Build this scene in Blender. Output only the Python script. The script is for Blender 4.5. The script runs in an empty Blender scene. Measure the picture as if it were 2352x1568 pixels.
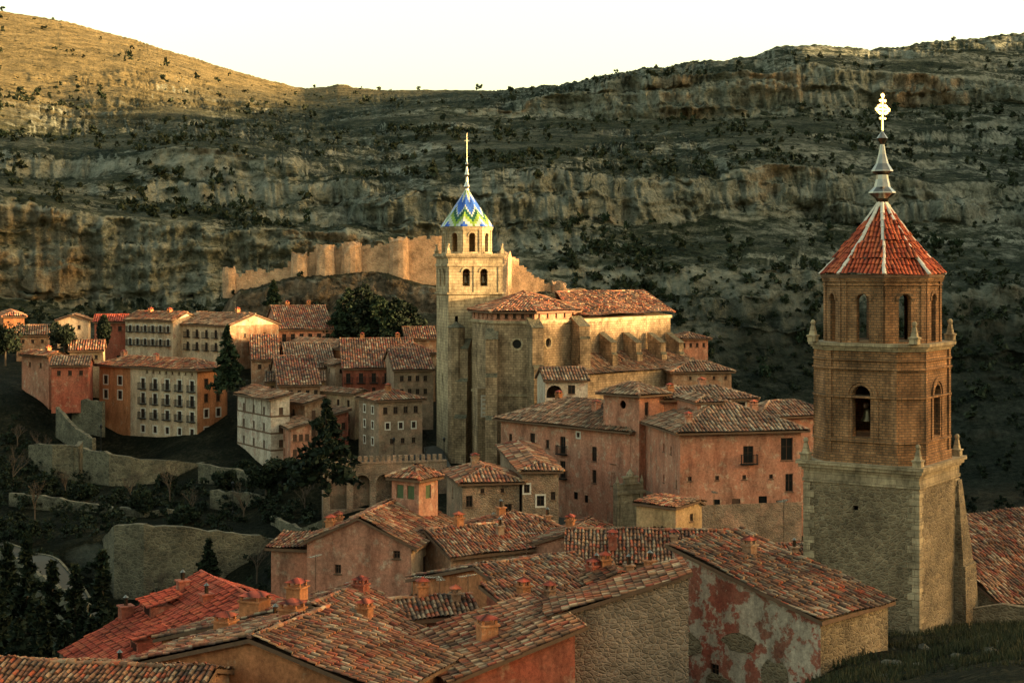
import bpy, math, random
import numpy as np
from mathutils import Vector
R=random.Random(7); RN=np.random.RandomState(11)
sc=bpy.context.scene
COL=sc.collection
F=3600.0;U0=1176.0;V0=620.0
def bx(u,d): return (u-U0)/F*d
def lz(v,d): return (V0-v)/F*d
# ------------------------------------------------------------------ materials
def c4(c): return (c[0],c[1],c[2],1.0)
class G:
    def __init__(s,name,rough=.9,spec=.2,metal=0):
        s.m=bpy.data.materials.new(name); s.m.use_nodes=True; s.nt=s.m.node_tree
        s.b=s.nt.nodes['Principled BSDF']; s.b.inputs['Roughness'].default_value=rough
        s.b.inputs['Specular IOR Level'].default_value=spec; s.b.inputs['Metallic'].default_value=metal
    def put(s,sock,v):
        if hasattr(v,'is_output'): s.nt.links.new(v,sock)
        else:
            if isinstance(v,(tuple,list)) and len(v)==3 and sock.type=='RGBA': v=c4(v)
            sock.default_value=v
    def node(s,t,ins={},**pr):
        n=s.nt.nodes.new(t)
        for k,v in pr.items(): setattr(n,k,v)
        for k,v in ins.items(): s.put(n.inputs[k],v)
        return n
    def co(s,kind='Object',rnd=True):
        t=s.node('ShaderNodeTexCoord').outputs[kind]
        if not rnd: return t
        o=s.node('ShaderNodeObjectInfo').outputs['Random']
        k=s.math('MULTIPLY',o,57.0)
        return s.node('ShaderNodeVectorMath',{0:t,1:k},operation='ADD').outputs[0]
    def math(s,op,a,b=0.0,clamp=False): return s.node('ShaderNodeMath',{0:a,1:b},operation=op,use_clamp=clamp).outputs[0]
    def map(s,vec,scale): return s.node('ShaderNodeVectorMath',{0:vec,1:scale},operation='MULTIPLY').outputs[0]
    def noise(s,vec,scale,detail=4,rough=.6): return s.node('ShaderNodeTexNoise',{'Vector':vec,'Scale':scale,'Detail':detail,'Roughness':rough}).outputs['Fac']
    def voro(s,vec,scale,feature='F1',rnd=1.0): return s.node('ShaderNodeTexVoronoi',{'Vector':vec,'Scale':scale,'Randomness':rnd},feature=feature)
    def ramp(s,fac,stops,interp='LINEAR'):
        n=s.node('ShaderNodeValToRGB',{0:fac}); r=n.color_ramp; r.interpolation=interp
        while len(r.elements)<len(stops): r.elements.new(.5)
        for e,(p,c) in zip(r.elements,stops):
            e.position=p; e.color=c4(c) if not isinstance(c,(int,float)) else (c,c,c,1)
        return n.outputs[0]
    def mix(s,fac,a,b,bt='MIX'):
        n=s.nt.nodes.new('ShaderNodeMix'); n.data_type='RGBA'; n.blend_type=bt
        s.put(n.inputs[0],fac); s.put(n.inputs[6],a); s.put(n.inputs[7],b); return n.outputs[2]
    def bump(s,h,st=.5,dist=.05): s.put(s.b.inputs['Normal'],s.node('ShaderNodeBump',{'Height':h,'Strength':st,'Distance':dist}).outputs[0])
    def col(s,c): s.put(s.b.inputs['Base Color'],c); return s.m
def plaster(name,c1,c2,c3,patch=.6,w=.04):
    g=G(name); v=g.co()
    a=g.mix(g.ramp(g.noise(v,.3,5,.65),[(.35,0),(.65,1)]),c1,c2)
    a=g.mix(g.ramp(g.noise(v,.9,7,.7),[(patch-w,0),(patch+w*1.5,.9)]),a,c3)
    st=g.noise(g.map(v,(.8,.8,.25)),1,6,.7)
    a=g.mix(.85,a,g.ramp(st,[(.34,.42),(.58,1.0)]),'MULTIPLY')
    f=g.noise(v,4,6,.78)
    a=g.mix(.8,a,g.ramp(f,[(.31,.38),(.65,1.2)]),'MULTIPLY')
    g.bump(f,.7,.06); return g.col(a)
def rubble(name,c1,c2,mort,scale=2.2,patchc=None):
    g=G(name); v=g.co(); w=g.node('ShaderNodeTexNoise',{'Vector':v,'Scale':1.5,'Detail':3.0}).outputs['Color']
    vv=g.node('ShaderNodeVectorMath',{0:g.map(v,(1,1,1.5)),1:g.map(w,(.5,.5,.5))},operation='ADD').outputs[0]
    e=g.voro(vv,scale,'DISTANCE_TO_EDGE').outputs['Distance']; cc=g.voro(vv,scale).outputs['Color']
    a=g.mix(g.node('ShaderNodeSeparateXYZ',{0:cc}).outputs[0],c1,c2)
    a=g.mix(g.ramp(e,[(.0,1),(.10,0)]),a,mort)
    a=g.mix(g.ramp(g.noise(v,1.3,6,.75),[(.5,0),(.62,.7)]),a,(mort[0]*.9,mort[1]*.85,mort[2]*.8))
    if patchc: a=g.mix(g.ramp(g.noise(v,.4,5,.7),[(.5,0),(.6,.85)]),a,patchc)
    a=g.mix(1,a,g.ramp(g.noise(v,.35,7,.75),[(.32,.38),(.62,1.1)]),'MULTIPLY')
    g.bump(g.math('ADD',g.math('MULTIPLY',g.ramp(e,[(0,0),(.2,1)]),.6),g.math('MULTIPLY',g.noise(v,7,5,.7),.8)),.9,.1); return g.col(a)
def brick(name,c1,c2,mort,bw,bh,ms=.02,stain=.45):
    g=G(name); uv=g.co('UV',False); v=g.co()
    b=g.node('ShaderNodeTexBrick',{'Vector':uv,'Color1':c1,'Color2':c2,'Mortar':mort,'Scale':1.0,'Mortar Size':ms,'Brick Width':bw,'Row Height':bh,'Bias':-.1})
    a=g.mix(1,b.outputs[0],g.ramp(g.noise(v,.5,7,.75),[(.32,stain),(.63,1.1)]),'MULTIPLY')
    a=g.mix(.85,a,g.ramp(g.noise(g.map(v,(1.0,1.0,.3)),1,6,.75),[(.34,.36),(.6,1.08)]),'MULTIPLY')
    g.bump(g.math('ADD',g.math('MULTIPLY',b.outputs[1],-1),g.noise(v,6,4)),.6,.06); return g.col(a)
def tiles(name,cols,lich=(.30,.27,.17),lamt=.5,dark=.35):
    g=G(name,.85,.25); uv=g.co('UV',False); v=g.co()
    o=g.math('MULTIPLY',g.node('ShaderNodeObjectInfo').outputs['Random'],31.0)
    fl=g.node('ShaderNodeVectorMath',{0:uv},operation='FLOOR').outputs[0]
    fl=g.node('ShaderNodeVectorMath',{0:fl,1:o},operation='ADD').outputs[0]
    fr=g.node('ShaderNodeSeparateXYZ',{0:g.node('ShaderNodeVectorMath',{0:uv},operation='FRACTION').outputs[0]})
    wn=g.node('ShaderNodeTexWhiteNoise',{'Vector':fl}).outputs['Value']
    n=len(cols); a=g.ramp(wn,[(i/n,c) for i,c in enumerate(cols)],'CONSTANT')
    a=g.mix(g.ramp(g.noise(v,1.1,7,.75),[(.50,0),(.64,lamt)]),a,lich)
    ch=g.ramp(fr.outputs[0],[(0,.08),(.22,.65),(.5,1.12),(.78,.65),(1,.08)])  # valley shade between tile columns painted into the colour, along with channel dirt
    a=g.mix(1,a,ch,'MULTIPLY'); a=g.mix(1,a,g.ramp(fr.outputs[1],[(0,1.0),(.75,.95),(1,.5)]),'MULTIPLY')  # shade under each overlapping course is painted in as well
    a=g.mix(1,a,g.ramp(g.noise(v,.25,7,.78),[(.35,dark*.85),(.60,1.15)]),'MULTIPLY')
    g.bump(g.noise(v,12,4),.4,.03); return g.col(a)
def plain(name,c,rough=.8,metal=0,spec=.3,var=.3,sc_=3):
    g=G(name,rough,spec,metal); n=g.noise(g.co(),sc_,5,.6)
    return g.col(g.mix(1,c,g.ramp(n,[(.3,1-var),(.7,1+var*.3)]),'MULTIPLY'))
M={}
M['pink']=plaster('pink_plaster',(.55,.21,.12),(.47,.22,.135),(.58,.37,.24),.57)
M['red']=plaster('red_plaster',(.42,.10,.055),(.36,.12,.07),(.46,.24,.15),.6)
M['orange']=plaster('orange_plaster',(.56,.22,.09),(.46,.17,.07),(.54,.33,.18),.62)
M['cream']=plaster('cream_plaster',(.66,.48,.31),(.55,.36,.22),(.52,.28,.17),.6)
M['white']=plaster('white_plaster',(.66,.54,.41),(.50,.37,.26),(.44,.24,.17),.58)
M['brown']=plaster('brown_plaster',(.40,.20,.11),(.32,.17,.095),(.44,.31,.20),.54)
M['tan']=plaster('tan_plaster',(.50,.34,.19),(.42,.26,.15),(.46,.25,.15),.56)
M['yellow']=plaster('yellow_plaster',(.58,.37,.18),(.48,.28,.13),(.50,.29,.17),.62)
M['ruin']=plaster('ruined_plaster',(.44,.10,.06),(.36,.15,.09),(.56,.44,.31),.49,.018)
M['stone']=rubble('rubble_stone',(.29,.205,.115),(.15,.105,.06),(.32,.24,.145),2.9)
M['stonep']=rubble('rubble_with_plaster',(.33,.21,.13),(.24,.15,.095),(.36,.26,.17),2.8,(.46,.26,.16))
M['cobble']=rubble('cobbled_plaster',(.34,.23,.15),(.20,.14,.09),(.38,.27,.18),3.0)
M['castle']=rubble('castle_stone',(.62,.36,.20),(.44,.25,.14),(.56,.37,.22),1.6)
M['oldstone']=rubble('terrace_stone',(.17,.145,.09),(.08,.07,.045),(.20,.17,.11),1.8)
M['rock']=rubble('boulder_stone',(.10,.09,.065),(.08,.072,.05),(.10,.09,.065),.8)
M['ashlar']=brick('ashlar_stone',(.58,.43,.25),(.45,.33,.19),(.28,.20,.12),1.0,.45,.03)
M['cathedral']=brick('cathedral_masonry',(.50,.335,.19),(.35,.23,.13),(.25,.17,.10),.7,.35,.035,.34)
M['quoin']=brick('quoin_stone',(.47,.35,.205),(.35,.255,.15),(.26,.19,.11),.8,.4,.02)
M['brick']=brick('brown_brick',(.46,.22,.095),(.28,.13,.055),(.18,.11,.06),.42,.17,.03,.42)
TC=[(.46,.14,.06),(.33,.11,.05),(.48,.22,.10),(.22,.095,.055),(.42,.165,.075),(.56,.35,.20),(.38,.09,.045),(.26,.13,.07)]
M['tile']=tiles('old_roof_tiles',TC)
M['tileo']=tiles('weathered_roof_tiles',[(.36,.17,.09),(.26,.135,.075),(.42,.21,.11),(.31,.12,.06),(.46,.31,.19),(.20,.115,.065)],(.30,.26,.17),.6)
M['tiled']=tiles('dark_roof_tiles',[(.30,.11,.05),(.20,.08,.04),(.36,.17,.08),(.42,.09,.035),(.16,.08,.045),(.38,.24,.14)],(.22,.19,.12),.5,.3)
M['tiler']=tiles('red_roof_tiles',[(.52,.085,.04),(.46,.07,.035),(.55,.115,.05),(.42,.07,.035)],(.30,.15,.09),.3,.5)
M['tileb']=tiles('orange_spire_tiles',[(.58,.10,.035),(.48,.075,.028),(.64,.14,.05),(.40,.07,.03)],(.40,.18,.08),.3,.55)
M['mortar']=plain('mortar',(.66,.57,.46))
M['wood']=plain('dark_wood',(.09,.045,.025))
M['timber']=plain('timber',(.14,.075,.04))
M['glass']=plain('window_glass',(.010,.009,.008),.3,0,.25)
M['wframe']=plain('white_frame',(.62,.53,.42))
M['iron']=plain('wrought_iron',(.02,.02,.02),.5,.6)
M['green']=plain('green_shutter',(.09,.12,.05))
M['metald']=plain('dark_lead',(.24,.21,.165),.2,.97)
M['metalg']=plain('gilded_metal',(.95,.66,.30),.3,.9)
M['silver']=plain('silvery_metal',(.55,.50,.41),.22,.95)
M['bronze']=plain('bronze',(.12,.09,.05),.4,.8)
M['bark']=plain('bark',(.07,.048,.03))
M['dish']=plain('dish_grey',(.35,.33,.30),.5)
M['paint']=plain('car_paint',(.02,.022,.028),.2,.3,.5,.05)
M['tyre']=plain('tyre_rubber',(.015,.015,.015),.8)
def leaf(name,c1,c2):
    g=G(name,.8,.15); v=g.co(); wn=g.node('ShaderNodeNewGeometry').outputs['Random Per Island']
    a=g.mix(wn,c1,c2); a=g.mix(1,a,g.ramp(g.noise(v,.8,3),[(.35,.5),(.65,1.2)]),'MULTIPLY'); return g.col(a)
M['leaf']=leaf('conifer_foliage',(.012,.022,.011),(.034,.05,.022))
M['leafd']=leaf('dark_foliage',(.007,.012,.006),(.02,.028,.013))
M['leafb']=leaf('juniper_foliage',(.014,.021,.010),(.036,.044,.021))
M['grass']=leaf('dry_grass_blades',(.016,.022,.009),(.06,.055,.024))
def zig():
    g=G('glazed_zigzag_tiles',.45,.25); uv=g.node('ShaderNodeSeparateXYZ',{0:g.co('UV',False)})
    tx=g.math('FLOOR',uv.outputs[0]); ty=g.math('FLOOR',uv.outputs[1])
    tri=g.math('PINGPONG',tx,4.0); s=g.math('ADD',ty,tri)
    f=g.math('FRACT',g.math('DIVIDE',g.math('ADD',s,.3),12.0))
    a=g.ramp(f,[(0,(.03,.09,.40)),(.166,(.46,.48,.42)),(.32,(.22,.32,.04)),(.49,(.012,.07,.04)),(.62,(.44,.46,.40)),(.75,(.035,.11,.44))],'CONSTANT')
    wn=g.node('ShaderNodeTexWhiteNoise',{'Vector':g.node('ShaderNodeVectorMath',{0:g.co('UV',False)},operation='FLOOR').outputs[0]}).outputs['Value']
    a=g.mix(1,a,g.ramp(wn,[(0,.65),(1,1.1)]),'MULTIPLY'); return g.col(a)
M['zig']=zig()
# ------------------------------------------------------------------ mesh builder
class MB:
    def __init__(s): s.v=[];s.f=[];s.uv=[];s.mi=[];s.n=0
    def add(s,V,Fc,UV=None,m=0):
        b=s.n; V=[tuple(p) for p in V]; s.v.extend(V); s.n+=len(V)
        for f in Fc:
            s.f.append([b+i for i in f]); s.mi.append(m)
            s.uv.extend([(UV[i] if UV is not None else (V[i][0]+V[i][1],V[i][2])) for i in f])
    def face(s,pts,m=0,uv=None): s.add(pts,[list(range(len(pts)))],uv,m)
    def box(s,x0,x1,y0,y1,z0,z1,m=0):
        V=[(x0,y0,z0),(x1,y0,z0),(x1,y1,z0),(x0,y1,z0),(x0,y0,z1),(x1,y0,z1),(x1,y1,z1),(x0,y1,z1)]
        s.add(V,[(0,3,2,1),(4,5,6,7),(0,1,5,4),(1,2,6,5),(2,3,7,6),(3,0,4,7)],None,m)
    def prism(s,pts,z0,z1,m=0,top=True,bottom=True):
        n=len(pts); L=0
        for i in range(n):
            a=pts[i];b=pts[(i+1)%n]; l=math.dist(a,b)
            s.face([(a[0],a[1],z0),(b[0],b[1],z0),(b[0],b[1],z1),(a[0],a[1],z1)],m,[(L,z0),(L+l,z0),(L+l,z1),(L,z1)]); L+=l
        if top: s.face([(p[0],p[1],z1) for p in pts],m)
        if bottom: s.face([(p[0],p[1],z0) for p in reversed(pts)],m)
    def lathe(s,prof,cx=0,cy=0,seg=12,m=0,rot=0):
        V=[];Fc=[]
        for r,z in prof:
            for k in range(seg):
                t=rot+2*math.pi*k/seg; V.append((cx+r*math.cos(t),cy+r*math.sin(t),z))
        for i in range(len(prof)-1):
            for k in range(seg):
                k2=(k+1)%seg; Fc.append((i*seg+k,i*seg+k2,(i+1)*seg+k2,(i+1)*seg+k))
        s.add(V,Fc,None,m)
    def tube(s,p0,p1,r,m=0,seg=6,r1=None):
        p0=Vector(p0);p1=Vector(p1);d=(p1-p0).normalized(); a=d.orthogonal().normalized(); b=d.cross(a); r1=r if r1 is None else r1
        V=[];
        for p,rr in((p0,r),(p1,r1)):
            for k in range(seg):
                t=2*math.pi*k/seg; V.append(p+a*rr*math.cos(t)+b*rr*math.sin(t))
        Fc=[(k,(k+1)%seg,seg+(k+1)%seg,seg+k) for k in range(seg)]+[list(range(seg))[::-1],list(range(seg,2*seg))]
        s.add(V,Fc,None,m)
    def mesh(s,name,mats):
        me=bpy.data.meshes.new(name); me.from_pydata(s.v,[],s.f)
        for m in mats: me.materials.append(M[m] if isinstance(m,str) else m)
        me.polygons.foreach_set('material_index',s.mi)
        uvl=me.uv_layers.new(name='UVMap'); uvl.data.foreach_set('uv',np.array(s.uv,dtype=np.float32).ravel()); me.update(); return me
    def obj(s,name,mats,parent=None,smooth=False,loc=(0,0,0),rot=0):
        me=s.mesh(name,mats); o=bpy.data.objects.new(name,me); COL.objects.link(o); o.location=loc; o.rotation_euler[2]=rot
        if parent: o.parent=parent
        if smooth: me.shade_smooth()
        return o
def thing(name,label,cat,loc,rot=0,group=None):
    e=bpy.data.objects.new(name,None); COL.objects.link(e); e.empty_display_size=.5
    e.location=loc; e.rotation_euler[2]=rot; e['label']=label; e['category']=cat
    if group: e['group']=group
    return e
def tag(o,label,cat,group=None):
    o['label']=label;o['category']=cat
    if group:o['group']=group
    return o
# ------------------------------------------------------------------ walls with openings
def panel(mb,p0,p1,z0,z1,holes=(),m=0,depth=.22,uoff=0):
    p0=Vector(p0[:2]);p1=Vector(p1[:2]);L=(p1-p0).length;dx=(p1-p0)/L;n=Vector((dx.y,-dx.x))
    def P(s,z,o=0): q=p0+dx*s-n*o; return (q.x,q.y,z)
    good=[]
    for h in holes:
        s,zb,w,hh=h[:4]
        if s-w/2<.1 or s+w/2>L-.1 or zb<z0+.05 or zb+hh>z1-.05: continue
        if any(abs(s-g[0])<(w+g[2])/2+.05 and zb<g[1]+g[3]+.05 and g[1]<zb+hh+.05 for g in good): continue
        good.append(h)
    xs=sorted({0.0,L}|{round(v,4) for g in good for v in(g[0]-g[2]/2,g[0]+g[2]/2)})
    zs=sorted({z0,z1}|{round(v,4) for g in good for v in(g[1],g[1]+g[3])})
    for i in range(len(xs)-1):
        for j in range(len(zs)-1):
            cx=(xs[i]+xs[i+1])/2;cz=(zs[j]+zs[j+1])/2
            if xs[i+1]-xs[i]<1e-4 or zs[j+1]-zs[j]<1e-4: continue
            if any(abs(cx-g[0])<g[2]/2 and g[1]<cz<g[1]+g[3] for g in good): continue
            q=[(xs[i],zs[j]),(xs[i+1],zs[j]),(xs[i+1],zs[j+1]),(xs[i],zs[j+1])]
            mb.face([P(*a) for a in q],m,[(a[0]+uoff,a[1]) for a in q])
    for g in good:
        s,zb,w,h=g[:4];sh=g[4] if len(g)>4 else 'r'; x0=s-w/2;x1=s+w/2;z2=zb+h; r=w/2
        if sh=='r': out=[(x0,zb),(x1,zb),(x1,z2),(x0,z2)]
        elif sh=='a':
            K=8; arc=[(s+r*math.cos(math.pi*k/K),z2-r+r*math.sin(math.pi*k/K)) for k in range(K+1)]
            out=[(x0,zb),(x1,zb)]+arc
            for k in range(K):
                c=(x1,z2) if k<K/2 else (x0,z2)
                mb.face([P(*c),P(*arc[k+1]),P(*arc[k])],m,[(c[0]+uoff,c[1]),(arc[k+1][0]+uoff,arc[k+1][1]),(arc[k][0]+uoff,arc[k][1])])
        else:
            K=16; out=[(s+r*math.cos(2*math.pi*k/K),zb+r+r*math.sin(2*math.pi*k/K)) for k in range(K)]
            for k in range(K):
                c=[(x1,z2),(x0,z2),(x0,zb),(x1,zb)][k*4//K]; b=out[(k+1)%K];a=out[k]
                mb.face([P(*c),P(*b),P(*a)],m,[(c[0]+uoff,c[1]),(b[0]+uoff,b[1]),(a[0]+uoff,a[1])])
        for k in range(len(out)):
            a=out[k];b=out[(k+1)%len(out)]
            if abs(a[0]-b[0])+abs(a[1]-b[1])<1e-5: continue
            mb.face([P(*a),P(*b),P(b[0],b[1],depth),P(a[0],a[1],depth)],m,[(a[0],a[1]),(b[0],b[1]),(b[0]+.2,b[1]),(a[0]+.2,a[1])])
    return good,(p0,dx)
def arch_trim(mb,p0,dx,s,zsp,r0,r1,out,m=0,legs=0):
    n=Vector((dx.y,-dx.x));K=10
    def P(a,z,o): q=p0+dx*a+n*o; return (q.x,q.y,z)
    pr=[(math.cos(math.pi*k/K),math.sin(math.pi*k/K)) for k in range(K+1)]
    for k in range(K):
        (c0,s0),(c1,s1)=pr[k],pr[k+1]
        A=P(s+r0*c0,zsp+r0*s0,out);B=P(s+r1*c0,zsp+r1*s0,out);C=P(s+r1*c1,zsp+r1*s1,out);D=P(s+r0*c1,zsp+r0*s1,out)
        B0=P(s+r1*c0,zsp+r1*s0,-.02);C0=P(s+r1*c1,zsp+r1*s1,-.02);A0=P(s+r0*c0,zsp+r0*s0,-.02);D0=P(s+r0*c1,zsp+r0*s1,-.02)
        mb.face([A,B,C,D],m);mb.face([B,B0,C0,C],m);mb.face([A0,A,D,D0],m)
WC={}
def winmesh(w,h,kind):
    k=(round(w,2),round(h,2),kind)
    if k in WC: return WC[k]
    mb=MB();x=w/2-.004;y=.17;f=.07
    if kind in('s','g'):
        mb.box(-x,x,y-.06,y,0.004,h-.004,1)
        for i in range(5): mb.box(-x+f,x-f,y-.085,y-.0605,h*(i+.25)/5.4,h*(i+.85)/5.4,1)
    elif kind=='door':
        mb.box(-x,x,y-.06,y,.004,h-.004,1); mb.box(-x+.1,-.04,y-.09,y-.061,.2,h-.2,1); mb.box(.04,x-.1,y-.09,y-.061,.2,h-.2,1)
    elif kind=='bars':
        mb.box(-x,x,y,y+.02,.004,h-.004,0)
        n=max(3,int(w/.14))
        for i in range(n): mb.tube((-x+(i+.5)*2*x/n,.05,0),(-x+(i+.5)*2*x/n,.05,h),.018,1,4)
    else:
        mb.box(-x,x,y,y+.02,.004,h-.004,0)
        for a,b,c,d in((-x,-x+f,0.004,h-.004),(x-f,x,.004,h-.004),(-x+f,x-f,.004,f),(-x+f,x-f,h-f,h-.004),(-.03,.03,f,h-f)): mb.box(a,b,y-.05,y-.002,c,d,1)
        mb.box(-x+f,-.03,y-.04,y-.003,h*.6,h*.6+.04,1);mb.box(.03,x-f,y-.04,y-.003,h*.6,h*.6+.04,1)
    if kind in('w','wb'):
        b=.17;o=-.035
        for a,bb,c,d in((-w/2-b,-w/2,-b,h+b),(w/2,w/2+b,-b,h+b),(-w/2,w/2,-b,0),(-w/2,w/2,h,h+b)): mb.box(a,bb,o,.06,c,d,2)
    elif kind in('d','b','s'):
        mb.box(-w/2-.1,w/2+.1,-.08,.1,-.09,0-.003,3)
    me=mb.mesh('window',['glass','green' if kind=='g' else ('iron' if kind=='bars' else 'wood'),'wframe','timber']); WC[k]=me; return me
def balcmesh(w):
    k=('balc',round(w,2))
    if k in WC: return WC[k]
    mb=MB();mb.box(-w/2,w/2,-.55,-.001,-.14,-.03,0)
    n=int(w/.16)
    for i in range(n+1):
        x=-w/2+.03+i*(w-.06)/n; mb.tube((x,-.52,-.03),(x,-.52,.95),.02,0,4)
    for y in(-.4,-.27,-.14):
        for x in(-w/2+.03,w/2-.03): mb.tube((x,y,-.03),(x,y,.95),.02,0,4)
    mb.box(-w/2,w/2,-.55,-.49,.95,1.0,0)
    for x in(-w/2,w/2-.05): mb.box(x,x+.05,-.489,-.001,.95,1.0,0)
    me=mb.mesh('balcony',['iron']); WC[k]=me; return me
def place(me,name,parent,loc,rot):
    o=bpy.data.objects.new(name,me);COL.objects.link(o);o.parent=parent;o.location=loc;o.rotation_euler[2]=rot;return o
def put_windows(parent,good,fr):
    p0,dx=fr;rot=math.atan2(dx.y,dx.x)
    for g in good:
        kind=g[5] if len(g)>5 else 'd'
        if kind=='n': continue
        s,zb,w,h=g[:4];q=p0+dx*s
        place(winmesh(w,h,kind),'door' if kind=='door' else 'window',parent,(q.x,q.y,zb),rot)
        if kind in('b','wb'): place(balcmesh(w+.7),'balcony',parent,(q.x,q.y,zb),rot)
# ------------------------------------------------------------------ tiled roof faces
def tile_face(mb,poly,lod=1,m=0,pitch=None,course=None,amp=None):
    pitch=pitch or (.27 if lod==0 else .42); course=course or (.45 if lod==0 else .9); seg=6 if lod==0 else 4
    amp=amp or (.13 if lod==0 else .17)
    P=np.array([list(p) for p in poly],float); n=np.cross(P[1]-P[0],P[2]-P[1]); n/=np.linalg.norm(n)
    if n[2]<0: P=P[::-1]; n=-n
    dn=np.array([0,0,-1.])+n*n[2]; dn/=np.linalg.norm(dn); ua=np.cross(dn,n)
    o=P[0]; U=(P-o)@ua; V=(P-o)@dn; vb=V.max(); V=V-vb
    u0,u1=U.min(),U.max(); nu=max(2,int((u1-u0)/pitch*seg)+1); us=np.linspace(u0+1e-4,u1-1e-4,nu)
    lo=np.full(nu,1e9);hi=np.full(nu,-1e9);N=len(U)
    for i in range(N):
        a,b=U[i],U[(i+1)%N];va,vbb=V[i],V[(i+1)%N]
        if abs(a-b)<1e-6: continue
        t=(us-a)/(b-a);k=(t>=-1e-6)&(t<=1+1e-6);vv=va+(vbb-va)*t
        lo[k]=np.minimum(lo[k],vv[k]);hi[k]=np.maximum(hi[k],vv[k])
    nc=int(-V.min()/course)+2
    rows=[];hs=[];ci=[]
    for c in range(nc,-1,-1):
        a=-(c+1)*course;b=-c*course
        rows+=[a,b-.004]; hs+=[0,.04 if lod==0 else .05]; ci+=[c,c]
    rows=np.array(rows);hs=np.array(hs);ci=np.array(ci)
    colid=np.floor((us-u0)/pitch).astype(int)
    jit=RN.rand(colid.max()+2,nc+2)
    VV=np.clip(rows[:,None],lo[None,:],hi[None,:])
    J=jit[colid[None,:],ci[:,None]]
    ph=((us-u0)/pitch)%1.0
    prof=np.abs(np.sin(np.pi*ph))**.8*amp
    k1,k2,k3=RN.rand(3)*6
    sag=.11*np.sin(us*.55+k1)[None,:]*np.sin(VV*.7+k2)+.06*np.sin(us*1.3+k3)[None,:] if lod==0 else .1*np.sin(us*.5+k1)[None,:]*np.sin(VV*.6+k2)
    H=prof[None,:]*(.7+.6*J)+hs[:,None]+.05*J+sag+.06
    uvv=-VV/course
    VV=VV+((ci==0)&(hs>0))[:,None]*(J-.3)*.15
    off=RN.randint(0,400)
    wob=.03*np.sin(VV*2.1+colid[None,:]*1.7)*(lod==0)
    pts=(o+0*n)[None,None,:]+(us[None,:]+wob)[:,:,None]*ua+(VV+vb)[:,:,None]*dn+H[:,:,None]*n
    nr=len(rows)
    idx=np.arange(nr*nu).reshape(nr,nu)
    A=idx[:-1,:-1];B=idx[:-1,1:];C=idx[1:,1:];D=idx[1:,:-1]
    ok=((VV[1:,:-1]-VV[:-1,:-1])>1e-5)|((VV[1:,1:]-VV[:-1,1:])>1e-5)
    b=mb.n; mb.v.extend(map(tuple,pts.reshape(-1,3).tolist())); mb.n+=nr*nu
    q=np.stack([D[ok],C[ok],B[ok],A[ok]],-1)
    mb.f.extend((q+b).tolist()); mb.mi.extend([m]*len(q))
    UU=np.stack([np.broadcast_to((us-u0)/pitch+off,(nr,nu)),uvv],-1).reshape(-1,2)
    mb.uv.extend(map(tuple,UU[q.reshape(-1)].tolist()))
def ridge_caps(mb,p0,p1,r=.16,m=0,step=.42):
    p0=Vector(p0);p1=Vector(p1);L=(p1-p0).length
    if L<.3: return
    d=(p1-p0)/L; s=d.cross(Vector((0,0,1))).normalized(); up=s.cross(d); n=max(1,int(L/step)); off=R.randint(0,300)
    for i in range(n):
        a=p0+d*(L*i/n);b=p0+d*(L*(i+1)/n); V=[]
        j=R.uniform(-.02,.03)
        for p,rr in((a,r*.88),(b,r*1.08)):
            for k in range(6):
                t=math.pi*k/5; V.append(p+s*rr*math.cos(t)+up*(rr*math.sin(t)+.07+j))
        uv=[(off+i+.5,.5)]*12
        mb.add(V,[(k,k+1,k+7,k+6) for k in range(5)]+[(0,1,2,3,4,5),(6,7,8,9,10,11)],uv,m)
def roofslab(mb,poly,m=1,t=.15):
    P=[Vector(p) for p in poly]; n=(P[1]-P[0]).cross(P[2]-P[1])
    if n.z<0: P=P[::-1]
    lo=[p-Vector((0,0,t)) for p in P]; mb.face(lo[::-1],m)
    for i in range(len(P)):
        j=(i+1)%len(P); mb.face([lo[i],lo[j],P[j]+Vector((0,0,.06)),P[i]+Vector((0,0,.06))],m)
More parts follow.
